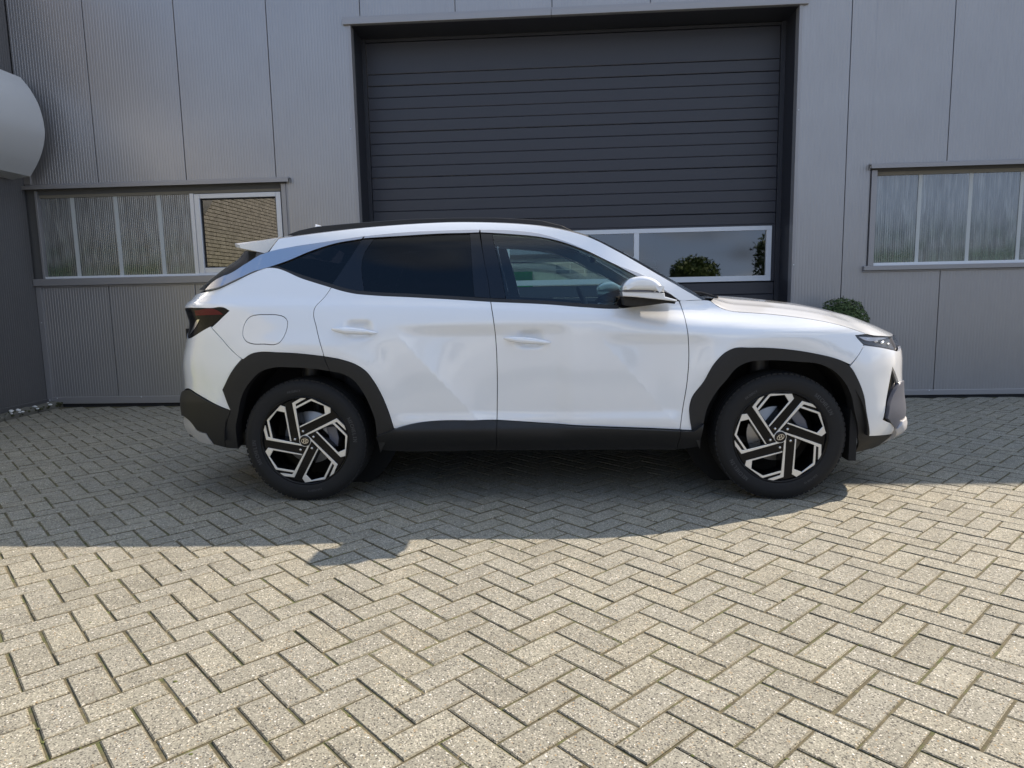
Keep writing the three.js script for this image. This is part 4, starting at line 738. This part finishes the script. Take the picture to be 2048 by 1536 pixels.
// ---- handles and mirrors
{
  const handle = (C) => {
    const x0 = C[0][0], x1 = C[1][0], y0 = C[0][1], y1 = C[1][1];
    return upNormals(grid((a, b) => {
      const t = b, x = x0 + (x1 - x0) * t, yc = y0 + (y1 - y0) * t - 0.006 * Math.sin(Math.PI * t) * 0, e = Math.pow(Math.sin(Math.PI * Math.min(0.999, Math.max(0.001, t))), 0.55), th = 2 * Math.PI * a, base = bodyAt(x, yc);
      const zc = base.z + 0.034 * Math.pow(Math.sin(Math.PI * t), 0.5) + 0.002;
      return new THREE.Vector3(x, yc + 0.019 * e * Math.sin(th) * (t < 0.5 ? 1 : 1 - 0.25 * (t - 0.5)), zc + 0.012 * e * Math.cos(th));
    }, 20, 40), [0, 0, 1]);
  };
  const hr = handle(CURVE.handleR), hf = handle(CURVE.handleF);
  hr.computeVertexNormals(); hf.computeVertexNormals();
  const soft = (C) => { const g = handle(C); return g; };
  doorPart('rearDoor', 'door_handle', soft(CURVE.handleR), M.paint);
  doorPart('frontDoor', 'door_handle', soft(CURVE.handleF), M.paint);
  const dp = CURVE.handleF;
  part('handle_button', T(new THREE.SphereGeometry(0.006, 12, 8).scale(1.4, 0.7, 0.5), dp[0][0] + 0.078, dp[0][1] - 0.012, bodyAt(dp[0][0] + 0.078, 0.915).z + 0.034), M.dark, doors.frontDoor1);
  for (const s of [1, -1]) {
    const m = group('door_mirror', car), mk = (pts, z0, d, bev) => { const g = nonIdx(extr(smoothOutline(pts, 0.008, 60), d, bev, 6).translate(0, 0, z0)); return s > 0 ? g : flip(g); };
    part('mirror_cap', mk(CURVE.mirrorCap, 0.935, 0.13, 0.028), M.paint, m);
    part('mirror_lower_cap', mk(CURVE.mirrorLow, 0.935, 0.13, 0.006), M.paint, m);
    part('mirror_foot', mk(CURVE.mirrorBase, 0.86, 0.13, 0.01), M.clad, m);
    part('indicator_strip', mk([[0.462, 1.1785], [0.60, 1.1735], [0.63, 1.1705], [0.60, 1.168], [0.462, 1.174]], 0.94, 0.138, 0.001), M.greyIns, m);
    part('mirror_glass', mk([[0.462, 1.155], [0.47, 1.20], [0.475, 1.20], [0.467, 1.155]], 0.945, 0.12, 0), M.chrome, m);
  }
}
// ---- wheels
const lathe = (prof, seg = 72) => new THREE.LatheGeometry(prof.map((p) => new THREE.Vector2(p[0], p[1])), seg).rotateX(Math.PI / 2);
function makeWheel() {
  const w = group('wheel', car), K = 0.258 / 590;
  const ty = [[.236, -.1], [.25, -.108], [.275, -.116], [.305, -.119], [.33, -.114], [.345, -.104], [.353, -.09], [.357, -.075]];
  for (const z of [-.05, -.018, .018, .05]) ty.push([.359, z - .008], [.351, z - .005], [.351, z + .005], [.359, z + .008]);
  ty.push([.357, .075], [.353, .09], [.345, .104], [.330, .114], [.318, .1178], [.3165, .1165], [.315, .1184], [.305, .119], [.290, .1185], [.275, .116], [.2735, .1145], [.272, .1155], [.262, .111], [.258, .106], [.25, .10]);
  part('tyre', nonIdx(lathe(ty, 96)), M.rubber, w);
  // shoulder blocks of the tread
  const bl = [];
  for (let i = 0; i < 72; i++) { const a = (i / 72) * 2 * Math.PI; for (const s of [1, -1]) { const b = new THREE.BoxGeometry(0.022, 0.012, 0.030); b.translate(0, 0.3495, 0.084 * s).rotateZ(a); bl.push(b); } }
  part('tread_blocks', merge(bl), M.rubber, w).userData.kind = 'stuff';
  part('rim_barrel', nonIdx(lathe([[.262, .104], [.258, .112], [.252, .110], [.246, .098], [.238, .06], [.232, .0], [.235, -.08], [.246, -.1]], 72)), M.rimBlack, w);
  const P = (l, sc = 1) => l.map(([x, y]) => new THREE.Vector2(x * K * sc, -y * K * sc));
  const rot = (l, k) => l.map((p) => p.clone().rotateAround(new THREE.Vector2(), (-k * 2 * Math.PI) / 5));
  // spoke disc with five windows and a recessed channel along each spoke
  const disc = new THREE.Shape().absarc(0, 0, 0.247, 0, 2 * Math.PI), hole = [[-98, -425], [110, -528], [272, -462], [282, -362], [-62, -196]];
  for (let k = 0; k < 5; k++) disc.holes.push(new THREE.Path(rot(P(hole), k)));
  const dg = new THREE.ExtrudeGeometry(disc, { depth: 0.024, bevelEnabled: true, bevelThickness: 0.005, bevelSize: 0.004, bevelOffset: -0.004, bevelSegments: 2, curveSegments: 48 });
  part('spoke_disc', nonIdx(dg.translate(0, 0, 0.068)), M.rimBlack, w);
  const wall = [];
  for (let k = 0; k < 5; k++) { const s = new THREE.Shape(rot(P([[-110, -440], [115, -548], [285, -470], [296, -358], [-66, -178]]), k)); s.holes.push(new THREE.Path(rot(P(hole), k))); wall.push(new THREE.ExtrudeGeometry(s, { depth: 0.06, bevelEnabled: false }).translate(0, 0, 0.012)); }
  part('spoke_backs', nonIdx(merge(wall)), M.rimBlack, w);
  const cut = [[[-78, -5], [-147, -505], [-5, -583], [58, -573], [-100, -490], [-101, -432], [-64, -62], [-40, -40]], [[-101, -456], [115, -563], [362, -436], [357, -370], [284, -358], [274, -463], [110, -530], [-99, -428]], [[356, -369], [-66, -176], [-66, -194], [285, -360]]];
  for (let k = 0; k < 5; k++) { const gs = cut.map((c) => { const s = new THREE.Shape(rot(P(c), k)); return new THREE.ExtrudeGeometry(s, { depth: 0.004, bevelEnabled: true, bevelThickness: 0.0015, bevelSize: 0.0015, bevelOffset: -0.0015, bevelSegments: 1 }).translate(0, 0, 0.0975); }); gs[1].translate(0, 0, 0.0006); gs[2].translate(0, 0, 0.0003); part('machined_spoke_face', nonIdx(merge(gs)), M.rimSilver, w); }
  const nuts = [];
  for (let k = 0; k < 5; k++) { const a = (-k * 2 * Math.PI) / 5 + 2.95, r = 132 * K; part('wheel_nut', nonIdx(merge([T(new THREE.CylinderGeometry(0.0075, 0.0085, 0.016, 6), r * Math.cos(a), r * Math.sin(a), 0.104, Math.PI / 2), T(new THREE.SphereGeometry(0.0066, 10, 6), r * Math.cos(a), r * Math.sin(a), 0.111)])), M.chrome, w); }
  part('hub_cap', nonIdx(merge([lathe([[.0001, .110], [.026, .109], [.0305, .1065], [.031, .09]], 40)])), M.cladGloss, w);
  // emblem: a slanted letter in an ellipse
  const ring = new THREE.Shape().absellipse(0, 0, .0215, .0145, 0, 2 * Math.PI); ring.holes.push(new THREE.Path().absellipse(0, 0, .0185, .0115, 0, 2 * Math.PI));
  const bar = (pts) => new THREE.ExtrudeGeometry(new THREE.Shape(pts.map((p) => new THREE.Vector2(...p))), { depth: .0012, bevelEnabled: false });
  const em = merge([new THREE.ExtrudeGeometry(ring, { depth: .0012, bevelEnabled: false }), bar([[-.011, -.0105], [-.0075, -.0112], [-.0035, .0112], [-.007, .0108]]), bar([[.0035, -.0112], [.007, -.0108], [.011, .0105], [.0075, .0112]]), bar([[-.0062, -.0028], [.006, .001], [.0066, .0036], [-.0056, -.0002]])]);
  part('emblem', nonIdx(em.translate(0, 0, .1095)), M.chrome, w);
  part('cap_ring', nonIdx(new THREE.TorusGeometry(.0325, .0022, 8, 48).translate(0, 0, .103)), M.rimSilver, w);
  part('brake_disc', nonIdx(lathe([[.06, -.02], [.155, -.02], [.155, .004], [.075, .004], [.072, .03], [.0001, .03]], 48)), M.steel, w);
  part('brake_caliper', nonIdx(merge([extr([[.105, -.07], [.165, -.075], [.178, 0], [.165, .075], [.105, .07], [.12, 0]], .07, .006).translate(0, 0, -.035)])), M.greyIns, w);
  return w;
}
const W1 = makeWheel();
const font = await new FontLoader().loadAsync('fonts/droid/droid_sans_bold.typeface.json');
{
  const word = (txt, mid, r, h) => { const gs = [], step = h * 0.86; [...txt].forEach((ch, i) => { if (ch === ' ') return; const g = new TextGeometry(ch, { font, size: h, depth: 0.0022, curveSegments: 3, bevelEnabled: false }); g.computeBoundingBox(); g.translate(-(g.boundingBox.max.x + g.boundingBox.min.x) / 2, 0, 0); g.translate(0, r, 0.117).rotateZ(mid - ((i - (txt.length - 1) / 2) * step) / (r + h / 2)); gs.push(g); }); return merge(gs); };
  part('lettering', nonIdx(merge([word('MICHELIN', -1.35, 0.285, 0.021), word('MICHELIN', 1.79, 0.285, 0.021), word('PRIMACY', 0.15, 0.287, 0.013), word('235/50R19', 3.3, 0.287, 0.011)])), M.letter, W1);
}
W1.position.set(-1.335, 0.357, 0.795);
{
  const f = W1.clone(); f.position.set(1.345, 0.357, 0.795); f.rotation.z = 0.459; car.add(f);
  for (const [x, a] of [[-1.335, 0.8], [1.345, 2.1]]) { const l = W1.clone(); l.position.set(x, 0.357, -0.795); l.rotation.set(0, Math.PI, a); car.add(l); }
}
// ---- wheel housings, floor, cabin
{
  for (const x of [-1.34, 1.345]) for (const s of [1, -1]) {
    const g = new THREE.CylinderGeometry(0.47, 0.47, 0.42, 40, 1, true, -Math.PI * 0.5, Math.PI).rotateX(Math.PI / 2).rotateZ(Math.PI).translate(x, 0.36, s * 0.69);
    part('wheel_liner', nonIdx(merge([g, new THREE.CylinderGeometry(0.48, 0.48, 0.02, 40).rotateX(Math.PI / 2).translate(x, 0.40, s * 0.485)])), M.dark, car);
    part('suspension_strut', nonIdx(merge([T(new THREE.CylinderGeometry(0.028, 0.028, 0.5, 12), x - 0.02, 0.62, s * 0.60, 0, 0, 0.08), T(new THREE.CylinderGeometry(0.055, 0.055, 0.16, 16), x - 0.04, 0.70, s * 0.60), bx(x - 0.25, x + 0.02, 0.27, 0.31, s * 0.6 - 0.03, s * 0.6 + 0.03)])), M.cabinGrey, car);
  }
  parts('underbody', ([bx(-0.86, 0.88, 0.31, 0.46, -0.83, 0.83), bx(-1.95, 1.9, 0.24, 0.7, -0.47, 0.47), bx(-2.15, -1.82, 0.34, 1.0, -0.6, 0.6), bx(1.82, 2.02, 0.3, 0.8, -0.62, 0.62)]), M.dark, car);
  parts('mud_flap', ([bx(1.735, 1.775, 0.21, 0.5, 0.56, 0.86), bx(1.735, 1.775, 0.21, 0.5, -0.86, -0.56)]), M.dark, car);
  // inner door and quarter walls, so that gaps and windows look into a dark cabin
  const wallIn = [];
  for (const s of [1, -1]) wallIn.push(bx(-0.85, 0.95, 0.45, 1.045, s * 0.735 - 0.03, s * 0.735 + 0.03), bx(-1.95, -1.75, 0.6, 1.10, s * 0.74 - 0.04, s * 0.74 + 0.04), bx(-1.75, -0.95, 0.87, 1.15, s * 0.76 - 0.04, s * 0.76 + 0.04), bx(0.95, 1.6, 0.80, 0.9, s * 0.70 - 0.04, s * 0.70 + 0.04));
  parts('inner_side', wallIn.map(nonIdx), M.cabin, car);
  parts('firewall', ([bx(0.95, 1.05, 0.4, 1.0, -0.68, 0.68), bx(-2.0, -1.95, 0.6, 1.10, -0.6, 0.6)]), M.dark, car);
  const dash = extr([[0.42, 0.78], [0.40, 0.98], [0.46, 1.065], [0.62, 1.085], [1.0, 1.06], [1.0, 0.7]], 1.5, 0.02, 4).translate(0, 0, -0.75);
  part('dashboard', nonIdx(dash), M.cabin, car);
  part('steering_wheel', nonIdx(merge([new THREE.TorusGeometry(0.18, 0.016, 10, 40), T(new THREE.CylinderGeometry(0.055, 0.06, 0.05, 20), 0, 0, 0, Math.PI / 2), bx(-0.17, 0.17, -0.015, 0.015, -0.008, 0.008)])).rotateY(Math.PI / 2).rotateZ(0.42).translate(0.36, 1.03, -0.37), M.cabin, car);
  const seat = (x, z, rear) => { const g = []; const w = rear ? 0.6 : 0.25; g.push(rb(x - 0.25, x + 0.28, 0.55, 0.72, z - w, z + w, 0.05)); const bk = new RoundedBoxGeometry(0.15, 0.62, 2 * w, 4, 0.06).rotateZ(0.30).translate(x - 0.33, 0.96, z); g.push(metreUV(nonIdx(bk))); for (const q of rear ? [-0.36, 0.36] : [0]) g.push(metreUV(nonIdx(new RoundedBoxGeometry(0.09, 0.17, 0.26, 4, 0.04).rotateZ(0.25).translate(x - 0.455, 1.33, z + q)))); return merge(g); };
  part('seat', nonIdx(seat(0.0, 0.37)), M.cabin, car); part('seat', nonIdx(seat(0.0, -0.37)), M.cabin, car); part('rear_seat', nonIdx(seat(-0.95, 0, true)), M.cabin, car);
  part('inner_mirror', rb(0.36, 0.385, 1.37, 1.43, -0.12, 0.12, 0.01), M.dark, car);
  // headlining and pillar linings just inside the outer skins
  const line = (q, o) => skin(q, { off: o, gap: 0.012, depth: 0, sp: 0.03 });
  const rim = merge([line(PANEL.cantRail, -0.03), line(PANEL.stripF, -0.028), line(PANEL.stripR, -0.028), line(PANEL.stripD, -0.03)]);
  sides('pillar_lining', rim, M.lining, car);
  sides('centre_pillar_lining', merge([line(PANEL.pillarB1, -0.02), line(PANEL.pillarB2, -0.02)]), M.cabin, car);
  const E = curveAt(CURVE.roofEdge.map((q) => onBody(q, -0.03)));
  part('headlining', upNormals(grid(across(E, (t) => { const e = E(t); return new THREE.Vector3(e.x + 0.06 * t, e.y + 0.035, 0); }, 2.6), 24, 24), [0, -1, 0]), M.lining, car);
}
// ---------------------------------------------------------------- across the yard, seen only as reflections
{
  const h = thing('far_hall', 'long pale hall with a row of windows across the yard', 'building', -6, 0, 44);
  part('wall', bx(-34, 8.4, 0, 3.6, 0, 8), std(0.62, 0.64, 0.64, 0.7), h);
  part('roof', bx(-34.2, 8.6, 3.605, 3.9, -0.2, 8.2), M.roof, h);
  for (let i = 0; i < 9; i++) { const x = -33 + i * 4.3, w = group('window', h); part('frame', merge([bx(x, x + 2.6, 1.5, 1.6, -0.06, -0.005), bx(x, x + 2.6, 2.7, 2.8, -0.06, -0.005), bx(x, x + 0.1, 1.6, 2.7, -0.06, -0.005), bx(x + 0.85, x + 0.93, 1.6, 2.7, -0.06, -0.005), bx(x + 1.7, x + 1.78, 1.6, 2.7, -0.06, -0.005), bx(x + 2.5, x + 2.6, 1.6, 2.7, -0.06, -0.005)]), M.white, w); part('pane', bx(x + 0.1, x + 2.5, 1.6, 2.7, -0.02, -0.004), M.cladGloss, w); }
  const tint = [M.leaf[0], M.leaf[2]];
  function tree(x, z, ht, r, label) {
    const t = thing('tree', label, 'tree', x, 0, z);
    part('trunk', T(new THREE.CylinderGeometry(0.12, 0.22, ht * 0.5, 9), 0, ht * 0.25, 0), M.wood, t);
    const P = [];
    for (let i = 0; i < 9000; i++) {
      const d = new THREE.Vector3(rr(-1, 1), rr(-1, 1), rr(-1, 1)); if (d.length() > 1) continue;
      const lump = 0.75 + 0.5 * n8(d.x * 0.5 + x, d.z * 0.5 + d.y * 0.3), c = new THREE.Vector3(d.x * r * lump, ht * 0.6 + d.y * ht * 0.42 * lump, d.z * r * lump), s = rr(0.09, 0.2);
      const a = new THREE.Vector3(rr(-1, 1), rr(-1, 1), rr(-1, 1)).normalize().multiplyScalar(s), b = new THREE.Vector3(rr(-1, 1), rr(-1, 1), rr(-1, 1)).normalize().multiplyScalar(s);
      P.push(c.x + a.x, c.y + a.y, c.z + a.z, c.x + b.x, c.y + b.y, c.z + b.z, c.x - a.x - b.x * 0.5, c.y - a.y - b.y * 0.5, c.z - a.z - b.z * 0.5);
    }
    const g = new THREE.BufferGeometry(); g.setAttribute('position', new THREE.Float32BufferAttribute(P, 3)); g.computeVertexNormals();
    part('crown', metreUV(g), tint[(rnd() * 2) | 0], t);
  }
  const where = ['first', 'second', 'third', 'fourth', 'fifth', 'sixth', 'seventh', 'eighth'];
  [[14, 34, 4.6, 2.2], [18.5, 33, 5.2, 2.5], [23, 35, 4.2, 2.1], [28, 33, 5.6, 2.7], [33, 36, 5, 2.6], [39, 34, 6, 3], [10.5, 46, 3.4, 1.9], [46, 36, 7, 3.4]].forEach((a, i) => tree(...a, where[i] + ' leafy tree along the far side of the yard counted from the hall'));
}
// green crates inside the bay, seen through the car and the door's glazing
{
  const c = thing('crate_stack', 'stack of green plastic crates inside the hall seen through the car windows', 'crates', -0.92, 0, -8.3);
  for (let k = 0; k < 6; k++) {
    const y = k * 0.272, l = [bx(0, 0.44, y, y + 0.03, 0, 0.3), bx(0, 0.44, y + 0.23, y + 0.26, 0, 0.02), bx(0, 0.44, y + 0.13, y + 0.15, 0, 0.018), bx(0, 0.02, y + 0.03, y + 0.26, 0.021, 0.3), bx(0.42, 0.44, y + 0.03, y + 0.26, 0.021, 0.3), bx(0, 0.44, y + 0.03, y + 0.26, 0.301, 0.32), bx(0, 0.44, y + 0.13, y + 0.15, 0.321, 0.33)];
    for (let i = 0; i < 7; i++) l.push(bx(i * 0.07, i * 0.07 + 0.02, y + 0.03, y + 0.23, 0.321, 0.335));
    part('crate', merge(l), M.crate, c);
  }
}
renderer.render(scene, camera);
